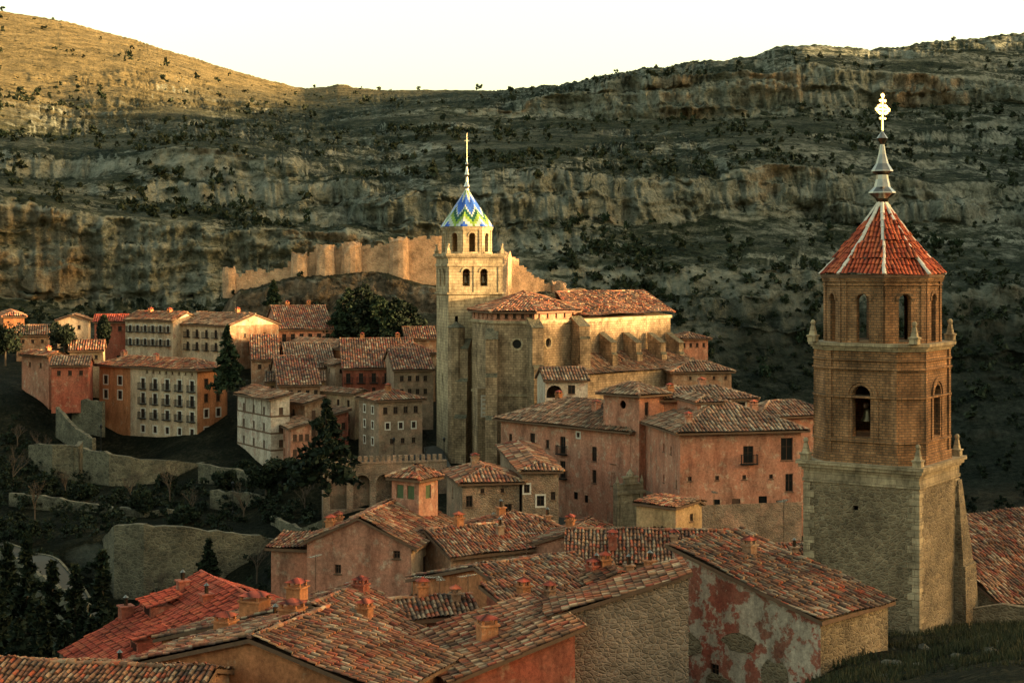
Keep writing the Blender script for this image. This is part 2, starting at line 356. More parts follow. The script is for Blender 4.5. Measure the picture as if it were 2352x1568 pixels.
def roof_geom(kind,W,D,H,o,p,rf=.5):
    x0,x1,y0,y1=-o,W+o,-o,D+o; ze=H-o*p+.08; g=[];ridges=[];og=min(o,.28)
    if kind=='hip':
        if W>=D:
            h=D/2+o;zr=ze+h*p;a=(x0+h,D/2,zr);b=(x1-h,D/2,zr)
            polys=[[(x0,y0,ze),(x1,y0,ze),b,a],[(x1,y1,ze),(x0,y1,ze),a,b],[(x1,y0,ze),(x1,y1,ze),b],[(x0,y1,ze),(x0,y0,ze),a]]
            ridges=[(a,b),(a,(x0,y0,ze)),(b,(x1,y0,ze)),(b,(x1,y1,ze)),(a,(x0,y1,ze))]
        else:
            h=W/2+o;zr=ze+h*p;a=(W/2,y0+h,zr);b=(W/2,y1-h,zr)
            polys=[[(x0,y0,ze),(x1,y0,ze),a],[(x1,y1,ze),(x0,y1,ze),b],[(x1,y0,ze),(x1,y1,ze),b,a],[(x0,y1,ze),(x0,y0,ze),a,b]]
            ridges=[(a,b),(a,(x0,y0,ze)),(a,(x1,y0,ze)),(b,(x1,y1,ze)),(b,(x0,y1,ze))]
        if abs(W-D)<.01: polys=[[q for i,q in enumerate(pl) if q not in pl[:i]] for pl in polys]
        fz=lambda x,y: H+.08+p*min(x,y,W-x,D-y)
    elif kind=='gx':
        ym=D*rf; zr=H+.08+min(rf,1-rf)*D*p
        sb=(zr-H-.08)/(D-ym); sf=(zr-H-.08)/ym
        zf=zr-(ym+o)*sf; zb=zr-(D-ym+o)*sb
        x0,x1=-og,W+og
        polys=[[(x0,y0,zf),(x1,y0,zf),(x1,ym,zr),(x0,ym,zr)],[(x1,y1,zb),(x0,y1,zb),(x0,ym,zr),(x1,ym,zr)]]
        ridges=[((x0,ym,zr),(x1,ym,zr))]
        g=[[(W,0,H),(W,D,H),(W,ym,zr-.08)],[(0,D,H),(0,0,H),(0,ym,zr-.08)]]
        fz=lambda x,y: (H+.08+sf*y) if y<ym else (H+.08+sb*(D-y))
    elif kind=='gy':
        xm=W*rf; zr=H+.08+min(rf,1-rf)*W*p; sl=(zr-H-.08)/xm; sr=(zr-H-.08)/(W-xm)
        zl=zr-(xm+o)*sl; zt=zr-(W-xm+o)*sr; y0,y1=-og,D+og
        polys=[[(x0,y1,zl),(x0,y0,zl),(xm,y0,zr),(xm,y1,zr)],[(x1,y0,zt),(x1,y1,zt),(xm,y1,zr),(xm,y0,zr)]]
        ridges=[((xm,y0,zr),(xm,y1,zr))]
        g=[[(0,0,H),(W,0,H),(xm,0,zr-.08)],[(W,D,H),(0,D,H),(xm,D,zr-.08)]]
        fz=lambda x,y: (H+.08+sl*x) if x<xm else (H+.08+sr*(W-x))
    else:
        f={'s-y':lambda x,y:y,'s+y':lambda x,y:D-y,'s-x':lambda x,y:x,'s+x':lambda x,y:W-x}[kind]
        z=lambda x,y:H+.08+p*f(x,y); q=[(x0,y0),(x1,y0),(x1,y1),(x0,y1)]
        polys=[[(a,b,z(a,b)) for a,b in q]]; c=[(0,0),(W,0),(W,D),(0,D)]
        for i in range(4):
            a=c[i];b=c[(i+1)%4];pl=[(a[0],a[1],H),(b[0],b[1],H)]
            if z(*b)>H+.1: pl.append((b[0],b[1],z(*b)-.08))
            if z(*a)>H+.1: pl.append((a[0],a[1],z(*a)-.08))
            if len(pl)>2: g.append(pl)
        fz=z
    return polys,ridges,g,fz
def chimney(roof,x,y,zb,zt,w=.7,dp=None,mat='orange',kind=0):
    dp=dp or w;mb=MB();a=w/2;b=dp/2
    mb.box(x-a,x+a,y-b,y+b,zb,zt,0);mb.box(x-a-.09,x+a+.09,y-b-.09,y+b+.09,zt+.002,zt+.1,0)
    if kind==0:
        for sx in(-1,1):
            for sy in(-1,1): mb.box(x+sx*(a-.1)-.07,x+sx*(a-.1)+.07,y+sy*(b-.1)-.07,y+sy*(b-.1)+.07,zt+.102,zt+.35,0)
        mb.add([(x-a-.1,y-b-.1,zt+.352),(x+a+.1,y-b-.1,zt+.352),(x+a+.1,y+b+.1,zt+.352),(x-a-.1,y+b+.1,zt+.352),(x,y,zt+.6)],[(0,1,4),(1,2,4),(2,3,4),(3,0,4),(3,2,1,0)],None,1)
    else:
        mb.lathe([(.0,zt+.1),(.14,zt+.1),(.13,zt+.6),(.2,zt+.62),(0,zt+.8)],x,y,8,2)
    return mb.obj('chimney',[mat,'tiler','metald'],roof)
def wins(L,H,spec):
    out=[]
    for sp in spec:
        s0,s1,n,drops,w,h=sp[:6];kind=sp[6] if len(sp)>6 else 'd';sh=sp[7] if len(sp)>7 else 'r'
        for dr in drops:
            for i in range(n):
                s=L*(s0+(s1-s0)*(i/(n-1) if n>1 else .5)); out.append((s,H-dr-h,w,h,sh,kind))
    return out
HS={}
def house(label,uC=None,d=None,uL=None,uR=None,a=0,ve=None,vb=None,xy=None,WD=None,zE=None,zB=None,roof='hip',mat='pink',tile='tileo',p=.33,oh=.5,front=(),left=(),lod=1,chim=(),rf=.5,name='house',cat='house',cmat=None,cornice=False,base=None,depth=.22,fmat=None,lsplit=None):
    ar=math.radians(a)
    if xy is None:
        xC,yC=bx(uC,d),d;bL=(uL-U0)/F;bR=(uR-U0)/F
        W=(bR*yC-xC)/(math.cos(ar)-bR*math.sin(ar)); D=(xC-bL*yC)/(math.sin(ar)+bL*math.cos(ar))
        if D>24: D=24
        if D<=0: D=8
        D=max(D,3); W=max(3,min(W,26))
        if a<20: D=max(D,7)
        zE=lz(ve,d);zB=lz(vb,d)
    else: (xC,yC),(W,D)=xy,WD
    H=zE-zB; T=thing(name,label,cat,(xC,yC,zB),ar)
    c=[(0,0),(W,0),(W,D),(0,D)]; polys,ridges,gab,fz=roof_geom(roof,W,D,H,oh,p,rf)
    mb=MB();allg=[]
    for i,sp in enumerate((front,(),(),left)):
        L=W if i in(0,2) else D
        if i==3 and lsplit:
            hs_=wins(L,H,sp);k=lsplit*D
            g,fr=panel(mb,(0,D),(0,D-k),-4,H,[h for h in hs_ if h[0]<k],3,depth,3);allg.append((g,fr))
            g,fr=panel(mb,(0,D-k),(0,0),-4,H,[(h[0]-k,)+h[1:] for h in hs_ if h[0]>=k],0,depth,9);allg.append((g,fr));continue
        g,fr=panel(mb,c[i],c[(i+1)%4],-4,H,wins(L,H,sp),3 if (fmat and i==0) else 0,depth,i*13.7); allg.append((g,fr))
    for pl in gab: mb.face(pl,0)
    if base:
        bm,bh=base; mb.prism([(-.05,-.05),(W+.05,-.05),(W+.05,D+.05),(-.05,D+.05)],-4,bh,1,True,False)
    if cornice: mb.prism([(-.2,-.2),(W+.2,-.2),(W+.2,D+.2),(-.2,D+.2)],H-.3,H-.02-oh*p*.4,2)
    wo=mb.obj('wall',[mat,base[0] if base else mat,'mortar',fmat or mat],T)
    for g,fr in allg: put_windows(T,g,fr)
    mb=MB()
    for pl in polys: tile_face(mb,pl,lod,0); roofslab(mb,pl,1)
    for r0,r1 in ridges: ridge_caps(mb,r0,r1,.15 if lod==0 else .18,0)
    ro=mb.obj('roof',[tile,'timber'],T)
    for ch in chim:
        fx,fy,hh=ch[:3];w=ch[3] if len(ch)>3 else .7; x,y=fx*W,fy*D; chimney(ro,x,y,H-.3,fz(x,y)+hh,w,None,cmat or (ch[4] if len(ch)>4 else 'orange'),ch[5] if len(ch)>5 else 0)
    HS[label]=(T,ro,W,D,H,fz); return T
# ------------------------------------------------------------------ terrain
def vn(x,y,s=0):
    xi=np.floor(x).astype(np.int64);yi=np.floor(y).astype(np.int64);fx=x-xi;fy=y-yi
    fx=fx*fx*(3-2*fx);fy=fy*fy*(3-2*fy)
    def h(a,b):
        k=(a*374761393+b*668265263+s*982451653)&0xffffffff; k=((k^(k>>13))*1274126177)&0xffffffff; k=k^(k>>16); return (k&0xffff)/65535.0
    return (h(xi,yi)*(1-fx)+h(xi+1,yi)*fx)*(1-fy)+(h(xi,yi+1)*(1-fx)+h(xi+1,yi+1)*fx)*fy
def fbm(x,y,o=5,s=0,g=.5):
    a=1;t=0;n=0
    for i in range(o): t=t+a*vn(x,y,s+i);n+=a;a*=g;x=x*2.03+17;y=y*2.03+31
    return t/n
cols=[(-400,[(60,1750),(140,1700),(190,1350),(240,1050),(300,850),(380,730)]),
(0,[(60,1750),(100,1800),(140,1640),(165,1420),(182,1300),(190,1285),(200,1230),(225,1120),(250,1000),(262,900),(290,830),(330,785),(360,750),(380,735)]),
(250,[(60,1750),(100,1750),(150,1560),(183,1400),(189,1345),(192,1240),(215,1150),(240,1100),(250,1070),(275,900),(300,830),(330,785),(360,740),(380,735)]),
(500,[(60,1750),(100,1700),(150,1500),(183,1370),(189,1340),(193,1240),(215,1140),(232,1090),(255,960),(290,840),(320,780),(340,735),(380,730)]),
(540,[(60,1740),(100,1680),(150,1480),(183,1340),(189,1300),(193,1235),(215,1130),(232,1085),(255,950),(290,830),(320,760),(330,705),(334,664),(350,664),(366,715),(380,725)]),
(700,[(60,1720),(100,1600),(150,1420),(180,1280),(198,1180),(206,1095),(232,1080),(262,950),(290,840),(320,760),(329,705),(334,636),(352,632),(368,720),(380,730)]),
(850,[(60,1700),(100,1580),(145,1410),(175,1265),(195,1170),(206,1088),(236,1068),(262,930),(290,830),(315,760),(328,710),(334,622),(354,620),(368,720),(380,735)]),
(1000,[(60,1700),(100,1560),(140,1400),(170,1250),(192,1160),(206,1085),(240,1062),(265,960),(290,850),(315,760),(328,715),(334,655),(354,650),(368,740),(380,740)]),
(1250,[(60,1700),(90,1600),(130,1420),(160,1290),(190,1210),(206,1130),(225,1085),(270,1000),(300,860),(322,730),(327,668),(345,668),(366,760),(380,750)]),
(1330,[(60,1700),(90,1610),(130,1420),(160,1280),(190,1215),(206,1150),(240,1085),(270,1000),(300,880),(325,740),(332,680),(350,690),(370,800),(380,790)]),
(1500,[(60,1700),(90,1620),(130,1420),(165,1260),(192,1215),(240,1100),(290,1000),(320,900),(345,960),(380,900)]),
(1800,[(60,1650),(85,1560),(105,1460),(150,1300),(190,1235),(230,1150),(260,1150),(300,1250),(340,1200),(380,1000)]),
(2000,[(60,1600),(75,1530),(105,1450),(130,1420),(200,1350),(260,1350),(320,1300),(380,1080)]),
(2352,[(60,1540),(75,1470),(110,1430),(130,1420),(200,1400),(260,1350),(320,1250),(380,1040)]),
(2700,[(60,1500),(75,1440),(110,1420),(130,1420),(200,1400),(260,1350),(320,1250),(380,1000)]),
]
KN=[(-400,[(400,735),(420,690),(426,430),(480,380),(500,350),(506,325),(700,200),(800,140),(804,132),(950,-20)]),
(0,[(400,735),(420,690),(427,440),(470,395),(500,362),(506,338),(700,200),(800,150),(804,143),(1000,22)]),
(150,[(400,735),(425,690),(432,480),(480,425),(500,397),(506,368),(700,240),(800,170),(804,163),(1000,48)]),
(300,[(400,735),(428,695),(435,505),(470,442),(490,404),(496,366),(650,275),(800,185),(804,180),(1000,92)]),
(500,[(400,735),(430,695),(437,525),(465,462),(480,405),(487,352),(620,300),(800,232),(804,228),(1000,150)]),
(690,[(400,735),(432,695),(439,545),(458,492),(475,430),(483,368),(600,320),(800,255),(804,250),(1000,207)]),
(780,[(400,735),(433,692),(439,552),(452,515),(466,480),(474,398),(600,325),(760,262),(764,256),(1000,190)]),
(880,[(400,735),(434,688),(440,565),(446,548),(452,540),(460,435),(590,330),(700,270),(704,262),(960,207)]),
(1000,[(405,720),(436,660),(441,600),(449,560),(453,552),(461,428),(580,330),(700,258),(705,245),(950,206)]),
(1150,[(405,720),(436,640),(441,605),(452,545),(458,532),(466,412),(560,330),(690,272),(695,243),(900,203)]),
(1300,[(405,740),(436,645),(441,605),(462,522),(468,505),(477,398),(560,330),(690,270),(699,205),(760,185)]),
(1420,[(410,800),(436,650),(442,602),(472,520),(480,503),(490,395),(565,330),(685,282),(692,178),(735,156)]),
(1600,[(412,830),(436,645),(442,600),(484,525),(497,500),(507,385),(580,322),(682,272),(689,172),(732,142)]),
(1750,[(415,830),(436,640),(442,600),(490,530),(505,500),(515,378),(590,310),(680,258),(687,160),(735,126)]),
(1830,[(415,850),(437,650),(443,605),(492,535),(508,500),(517,385),(592,312),(682,252),(688,145),(735,98)]),
(2000,[(415,870),(440,680),(446,625),(495,560),(515,512),(523,402),(600,322),(690,246),(698,160),(757,108)]),
(2150,[(415,880),(440,690),(446,640),(500,560),(520,512),(527,430),(610,332),(692,236),(699,170),(775,92)]),
(2352,[(415,880),(440,700),(446,650),(500,560),(530,500),(537,440),(620,350),(694,240),(700,190),(800,70)]),
(2700,[(415,880),(440,700),(446,650),(500,560),(530,500),(537,440),(620,330),(694,220),(700,170),(850,5)])]
rf_=np.concatenate([np.linspace(0,380,900,endpoint=False),np.geomspace(380,2800,1800)])
CA=[];CZ=[]
for az,pr in [(-179,[(0,-2),(300,30),(2800,60)]),(-110,[(0,-2),(300,20),(2800,60)]),(-60,[(0,-2),(60,-25),(150,-35),(260,-20),(500,60),(1000,150),(2800,100)])]:
    CA.append(az);CZ.append(np.interp(rf_,[q[0] for q in pr],[q[1] for q in pr]))
cu=[c[0] for c in cols];NZ=[]
rn=np.linspace(0,380,900)
for u,pr in cols: NZ.append(np.interp(rn,[0,4]+[q[0] for q in pr],[-1.8,-2]+[lz(q[1],q[0]) for q in pr]))
NZ=np.array(NZ);ku=[k[0] for k in KN];KD=np.array([[q[0] for q in k[1]] for k in KN]);KV=np.array([[q[1] for q in k[1]] for k in KN])
for u in np.arange(-400,2701,25):
    b=(u-U0)/F;cs=math.cos(math.atan(b))
    i=int(np.clip(np.searchsorted(cu,u)-1,0,len(cu)-2));w=(u-cu[i])/(cu[i+1]-cu[i]);w=w*w*(3-2*w);nz_=NZ[i]*(1-w)+NZ[i+1]*w
    kd=np.array([np.interp(u,ku,KD[:,j]) for j in range(10)]);kv=np.array([np.interp(u,ku,KV[:,j]) for j in range(10)])
    kz=(620-kv)/3600*kd
    rr=np.concatenate([rn,kd,[kd[-1]+150,2500]])/cs;zz=np.concatenate([nz_,kz,[kz[-1]-15,kz[-1]-60]])
    CA.append(math.degrees(math.atan(b)));CZ.append(np.interp(rf_,rr,zz))
# unseen right-hand rim
for az,pr in [(27.5,[(0,-2),(60,-16),(130,-28),(300,-50),(450,-10),(650,100),(713,124),(900,125),(2800,90)]),
   (34,[(0,-2),(60,-14),(130,-26),(300,-45),(450,10),(590,106),(700,110),(2800,90)]),
   (38,[(0,-2),(60,-13),(130,-24),(300,-38),(450,30),(540,92),(650,92),(2800,90)]),
   (42,[(0,-2),(60,-13),(130,-24),(300,-34),(440,30),(497,72),(600,72),(2800,90)]),
   (45.7,[(0,-2),(60,-12),(130,-22),(300,-30),(430,25),(460,52),(600,56),(2800,90)]),
   (46.3,[(0,-2),(60,-12),(130,-22),(300,-22),(420,12),(455,20),(600,30),(2800,90)]),
   (47.8,[(0,-2),(60,-12),(130,-22),(300,-20),(420,12),(450,20),(600,30),(2800,90)]),
   (49.5,[(0,-2),(60,-12),(130,-21),(300,-14),(420,22),(432,34),(455,24),(600,32),(2800,90)]),
   (60,[(0,-2),(60,-8),(130,-16),(300,10),(381,38),(430,26),(600,36),(2800,90)]),
   (75,[(0,-2),(130,-8),(300,30),(342,40.5),(600,50),(2800,90)]),(92,[(0,-2),(130,-5),(300,34),(330,41),(2800,90)]),(180,[(0,-2),(300,30),(2800,60)])]:
    CA.append(az);CZ.append(np.interp(rf_,[q[0] for q in pr],[q[1] for q in pr]))
CA=np.array(CA);CZ=np.array(CZ)
def colz(az):
    i=int(np.clip(np.searchsorted(CA,az)-1,0,len(CA)-2));w=np.clip((az-CA[i])/(CA[i+1]-CA[i]),0,1); return CZ[i]*(1-w)+CZ[i+1]*w
def ground(x,y):
    az=math.degrees(math.atan2(x,y));r=math.hypot(x,y); return float(np.interp(r,rf_,colz(az)))
azs=np.concatenate([np.linspace(-179,-22,60,endpoint=False),np.linspace(-22,22,960),np.linspace(22.5,43,25),np.linspace(43.4,51,32),np.linspace(52,179,90)])
NR=520;X=np.zeros((len(azs),NR));Y=X.copy();Z=X.copy();SL=X.copy();RR=X.copy()
lr=np.log(rf_+6)
far=np.clip((rf_-390)/60,0,1)
for k,az in enumerate(azs):
    w=far*1.6*(fbm(rf_/45+az*.13,rf_*0+az*.25,3,5)-.5)
    if abs(az)<21:
        z=colz(az); zl=colz(az-1.0);zr=colz(az+1.0); z=np.where(w<0,z+(zl-z)*-w,z+(zr-z)*w)
    else: z=colz(az)
    v=3600*z/(rf_+20);wt=np.abs(np.diff(v))+60*np.diff(lr)*(1+3*far[1:]);cum=np.concatenate([[0],np.cumsum(wt)]);cum/=cum[-1]
    r=np.interp(np.linspace(0,1,NR),cum,rf_);zz=np.interp(r,rf_,z);a=math.radians(az)
    X[k]=r*math.sin(a);Y[k]=r*math.cos(a);Z[k]=zz;RR[k]=r
    SL[k]=np.abs(np.gradient(zz)/np.maximum(np.gradient(r),.05))
ff=np.clip((RR-372)/50,0,1)*np.clip((1500-RR)/500,0,1)
steep=np.clip((SL-.6)/1.2,0,1)
Z0=Z.copy()
ph=fbm(X/90,Y/90,4,9)*9
msk=np.clip((fbm(X/50,Z/12+Y/160,4,21)-.40)*6,0,1)*np.clip((1000-RR)/250,0,1)*np.clip((X+330)/160,.35,1)
Z+=ff*((fbm(X/55,Y/55,4,3)-.5)*7*np.clip((900-RR)/400,0.15,1))
T_=8.5
tt=(Z0/T_+ph/(2*np.pi));fr_=tt-np.floor(tt)
stepf=np.where(fr_<.72,fr_*.38,.2736+(fr_-.72)*(1-.2736)/.28)
Z+=ff*msk*T_*(stepf-fr_)*.85*np.clip(SL*4,0,1)
Z+=ff*((fbm(X/9,Y/9,5,33,.65)-.5)*4.5)*(.25+msk*.8)
dr=ff*(fbm((X+Y*.3)/26,Z0/9,5,44,.6)-.5)*20*steep+ff*(fbm((X+Y*.3)/6,Z0/2.2,4,54,.65)-.5)*8*steep+ff*(fbm((X+Y*.3)/9,Z0/60,4,58,.65)-.5)*16*steep
dr+=ff*((fbm((X+Y*.3)/14,Z0/5,4,64,.6)-.5)*12+(fbm((X+Y*.3)/7,Z0/40,4,68,.65)-.5)*9)*msk
near=np.clip((385-RR)/10,0,1)*np.clip((RR-8)/20,0,1)
Z+=near*(fbm(X/6,Y/6,4,61)-.5)*1.0
crock=np.clip(1.3-np.abs(RR-332)/8,0,1)*np.clip((Y-300)/10,0,1)*np.clip((30-X)/10,0,1)
dr+=crock*((fbm(X/5,Z0/4,4,77,.65)-.5)*7+(fbm(X/8,Z0/30,3,87,.6)-.6)*8)*np.clip(SL,0.0,1)
Z+=crock*(fbm(X/3,Y/3,3,97,.6)-.65)*2.5*np.clip(SL,.2,1)
ca=np.sin(np.arctan2(X,Y));cb=np.cos(np.arctan2(X,Y));X=X+dr*ca;Y=Y+dr*cb
V=np.stack([X,Y,Z],-1).reshape(-1,3);na=len(azs);idx=np.arange(na*NR).reshape(na,NR)
q=np.stack([idx[:-1,:-1],idx[:-1,1:],idx[1:,1:],idx[1:,:-1]],-1).reshape(-1,4)
me=bpy.data.meshes.new('hills');me.vertices.add(len(V));me.vertices.foreach_set('co',V.astype(np.float32).ravel())
me.loops.add(len(q)*4);me.loops.foreach_set('vertex_index',q[:,::-1].astype(np.int32).ravel())
me.polygons.add(len(q));me.polygons.foreach_set('loop_start',np.arange(0,len(q)*4,4,dtype=np.int32));me.polygons.foreach_set('loop_total',np.full(len(q),4,dtype=np.int32))
me.update();me.validate()
hill=bpy.data.objects.new('hills',me);COL.objects.link(hill);hill['kind']='structure'
me.shade_smooth()
g=G('hillside',.95,.05);v=g.co('Object',False);geo=g.node('ShaderNodeNewGeometry');nz=g.node('ShaderNodeSeparateXYZ',{0:geo.outputs['Normal']}).outputs[2]
sp_=g.node('ShaderNodeSeparateXYZ',{0:v});yy=sp_.outputs[1]
warp=g.node('ShaderNodeVectorMath',{0:v,1:g.map(g.node('ShaderNodeTexNoise',{'Vector':v,'Scale':.07,'Detail':6.0}).outputs['Color'],(12,12,9))},operation='ADD').outputs[0]
strata=g.noise(g.map(warp,(.02,.02,.4)),1,8,.75);vert=g.noise(g.map(warp,(.3,.3,.04)),1,6,.7);fine=g.noise(warp,.5,6,.75)
rk=g.ramp(g.math('ADD',g.math('MULTIPLY',strata,.38),g.math('ADD',g.math('MULTIPLY',vert,.30),g.math('MULTIPLY',fine,.32))),[(.39,(.022,.027,.02)),(.45,(.16,.17,.125)),(.52,(.36,.36,.275)),(.62,(.55,.53,.42))])
och=g.math('MULTIPLY',g.ramp(g.noise(v,.016,5,.6),[(.51,0),(.61,.65)]),g.ramp(nz,[(.35,1),(.7,0)]))
rk=g.mix(och,rk,g.mix(1,(.62,.37,.18),g.ramp(g.math('ADD',g.math('MULTIPLY',vert,.5),g.math('MULTIPLY',fine,.5)),[(.36,.2),(.6,1.0)]),'MULTIPLY'))
n1=g.noise(v,.10,7,.7);n2=g.noise(v,.7,6,.75);nn_=g.math('ADD',g.math('MULTIPLY',n1,.5),g.math('MULTIPLY',n2,.5))
scr=g.ramp(nn_,[(.41,(.010,.018,.011)),(.5,(.036,.048,.030)),(.62,(.115,.118,.076))])
dry=g.ramp(g.math('ADD',g.math('MULTIPLY',sp_.outputs[2],.006),g.math('MULTIPLY',sp_.outputs[0],-.0022)),[(.66,0),(1.15,.9)])
scr=g.mix(dry,scr,g.ramp(nn_,[(.40,(.08,.066,.03)),(.6,(.46,.34,.16))]))
vo=g.voro(v,.22);dots=g.math('MULTIPLY',g.ramp(vo.outputs['Distance'],[(.14,1),(.34,0)]),g.ramp(g.node('ShaderNodeSeparateXYZ',{0:vo.outputs['Color']}).outputs[0],[(.5,0),(.55,1)]))
scr=g.mix(dots,scr,(.010,.015,.008))
led=g.ramp(g.noise(g.map(warp,(.022,.022,.2)),1,8,.78),[(.49,0),(.525,1)])
rmask=g.math('ADD',g.ramp(nz,[(.76,1),(.88,0)]),g.math('MULTIPLY',g.math('MULTIPLY',g.math('MULTIPLY',led,g.ramp(nz,[(.92,1),(.985,.2)])),g.math('SUBTRACT',1.0,dry)),g.ramp(g.noise(v,.3,7,.82),[(.43,.05),(.52,1)])),True)
farc=g.mix(rmask,scr,rk)
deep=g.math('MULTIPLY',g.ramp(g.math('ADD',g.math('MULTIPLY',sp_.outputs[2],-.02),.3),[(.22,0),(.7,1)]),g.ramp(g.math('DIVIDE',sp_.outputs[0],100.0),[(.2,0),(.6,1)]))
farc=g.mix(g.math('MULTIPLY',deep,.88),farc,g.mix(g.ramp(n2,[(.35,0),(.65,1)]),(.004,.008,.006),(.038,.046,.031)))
nr_=g.ramp(g.math('ADD',g.math('MULTIPLY',g.noise(v,.15,5),.5),g.math('MULTIPLY',g.noise(v,1.8,6,.7),.5)),[(.38,(.007,.010,.006)),(.52,(.026,.027,.015)),(.66,(.10,.08,.045))])
nr_=g.mix(g.ramp(nz,[(.35,.9),(.65,0)]),nr_,rk)
a=g.mix(g.ramp(g.math('DIVIDE',yy,1000.0),[(.316,0),(.326,1)]),nr_,farc)
zone=g.math('MULTIPLY',g.ramp(g.math('DIVIDE',yy,1000.0),[(.316,0),(.322,1),(.352,1),(.36,0)]),g.ramp(nz,[(.75,1),(.93,.2)]))
a=g.mix(g.math('MULTIPLY',zone,.85),a,g.ramp(g.math('ADD',g.math('MULTIPLY',fine,.5),g.math('MULTIPLY',vert,.5)),[(.40,(.02,.016,.010)),(.5,(.16,.10,.055)),(.62,(.40,.27,.16))]))
h=g.math('ADD',g.math('MULTIPLY',strata,1.4),g.math('ADD',g.math('MULTIPLY',n2,1.0),g.math('ADD',g.math('MULTIPLY',vert,.9),g.math('MULTIPLY',fine,1.3))))
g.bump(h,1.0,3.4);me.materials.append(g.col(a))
# ------------------------------------------------------------------ foliage
def quads(C,size,rs,flat=0.0):
    n=len(C);a=rs.normal(size=(n,3));a[:,2]*=(1-flat);a/=np.linalg.norm(a,axis=1)[:,None]+1e-9
    b=np.cross(a,rs.normal(size=(n,3)));b/=np.linalg.norm(b,axis=1)[:,None]+1e-9
    s=(size*(.5+rs.rand(n)))[:,None];V=np.stack([C-a*s,C-b*s*.5,C+a*s,C+b*s*.5],1).reshape(-1,3);return V
def qmesh(name,V,mats):
    me=bpy.data.meshes.new(name);nq=len(V)//4;me.vertices.add(len(V));me.vertices.foreach_set('co',V.astype(np.float32).ravel())
    me.loops.add(nq*4);me.loops.foreach_set('vertex_index',np.arange(nq*4,dtype=np.int32));me.polygons.add(nq)
    me.polygons.foreach_set('loop_start',np.arange(0,nq*4,4,dtype=np.int32));me.polygons.foreach_set('loop_total',np.full(nq,4,dtype=np.int32));me.update()
    for m in mats: me.materials.append(M[m])
    return me
def conifer_pts(h,r,rs,nb=90,dens=26,base=.08,cyl=.9,droop=.25):
    P=[];br=[]
    for k in range(nb):
        t=base+(1-base)*(k+rs.rand())/nb; l=r*max(.06,(1-t)**cyl)*(.55+.6*rs.rand()); az=rs.rand()*6.283
        n=int(dens*(.3+l/r)); s=.15+.85*rs.rand(n)**.7; z=h*t+l*s*(.15-droop*s*1.6)
        x=np.cos(az)*l*s;y=np.sin(az)*l*s;j=rs.normal(size=(n,3))*.085*l*np.array([1,1,.6])
        P.append(np.stack([x,y,z],-1)+j);br.append((h*t,az,l))
    return np.concatenate(P),br
def blob_pts(rx,rz,rs,nc=22,per=140):
    P=[]
    for k in range(nc):
        d=rs.normal(size=3);d/=np.linalg.norm(d);c=d*np.array([rx,rx,rz])*(.35+.5*rs.rand())+np.array([0,0,rz*1.0]);rr=(.2+.25*rs.rand())*rx
        q=rs.normal(size=(per,3));q/=np.linalg.norm(q,axis=1)[:,None];P.append(c+q*rr*(.6+.45*rs.rand(per,1))*np.array([1,1,.8]))
    return np.concatenate(P)
def tree(kind,x,y,h,r,label,name='pine_tree',z=None,group=None,mat='leaf',seed=0):
    rs=np.random.RandomState(seed+int(abs(x)*7));z=ground(x,y)-.3 if z is None else z
    T=thing(name,label,'tree',(x,y,z),R.random()*6,group);mb=MB()
    if kind=='c' or kind=='p':
        P,br=conifer_pts(h,r,rs,int(60+h*3),36,.08,.9 if kind=='c' else .45);mb.tube((0,0,0),(0,0,h*.97),.03*h*.6,0,7,.03)
        for t,az,l in br[::2]: mb.tube((0,0,t),(math.cos(az)*l*.8,math.sin(az)*l*.8,t-l*.12),.05,0,4,.015)
        V=quads(P,.32+h*.008,rs,.3)
    elif kind=='y':
        n=1800;t=rs.rand(n);rad=r*np.sin(np.pi*np.clip(t*.85+.12,0,1))**.7*np.sqrt(.3+.7*rs.rand(n));az=rs.rand(n)*6.283
        P=np.stack([np.cos(az)*rad,np.sin(az)*rad,h*.04+t*h*.96],-1);mb.tube((0,0,0),(0,0,h*.8),.18,0,6,.05);V=quads(P,.3,rs)
    else:
        P=blob_pts(r,(h*.75)/2,rs,24,120);P[:,2]+=h*.2;mb.tube((0,0,0),(0,0,h*.5),.22,0,7,.12)
        for k in range(6):
            az=k*1.05;mb.tube((0,0,h*.3),(math.cos(az)*r*.6,math.sin(az)*r*.6,h*.6),.09,0,5,.03)
        V=quads(P,.28,rs)
    mb.obj('trunk',['bark'],T);me=qmesh('crown',V,[mat]);o=bpy.data.objects.new('crown',me);COL.objects.link(o);o.parent=T;return T
def bare_tree(x,y,h,seed):
    rs=random.Random(seed);T=thing('bare_tree','leafless winter tree with fine grey branches on the bank','tree',(x,y,ground(x,y)-.2),0,'bare winter trees on the banks')
    mb=MB();tw=MB()
    def grow(p,d,l,r,lv):
        q=p+d*l;(mb if lv<2 else tw).tube(p,q,r,0,5 if lv<2 else 3,r*.65)
        if lv>=4: return
        for k in range(3 if lv else 5):
            dd=(d+Vector((rs.uniform(-1,1),rs.uniform(-1,1),rs.uniform(-.1,.7)))*.75).normalized();grow(p+d*l*rs.uniform(.6,1),dd,l*rs.uniform(.55,.8),r*.55,lv+1)
    grow(Vector((0,0,0)),Vector((0,0,1)),h*.36,.12,0)
    mb.obj('trunk',['bark'],T);tw.obj('crown',['bark'],T)
shr=[]
for k in range(6):
    rs=np.random.RandomState(k+50);P=blob_pts(1.0,.75+.25*(k%3),rs,8,18);shr.append(qmesh('shrub',quads(P,.26,rs),['leafb' if k%2 else 'leaf']))
vis=(Y>395)&(Y<1010)&(np.abs(X/Y)<.36)&(SL<1.0)
ii=np.argwhere(vis);RN2=np.random.RandomState(5)
clump=fbm(X/35,Y/35,3,91)
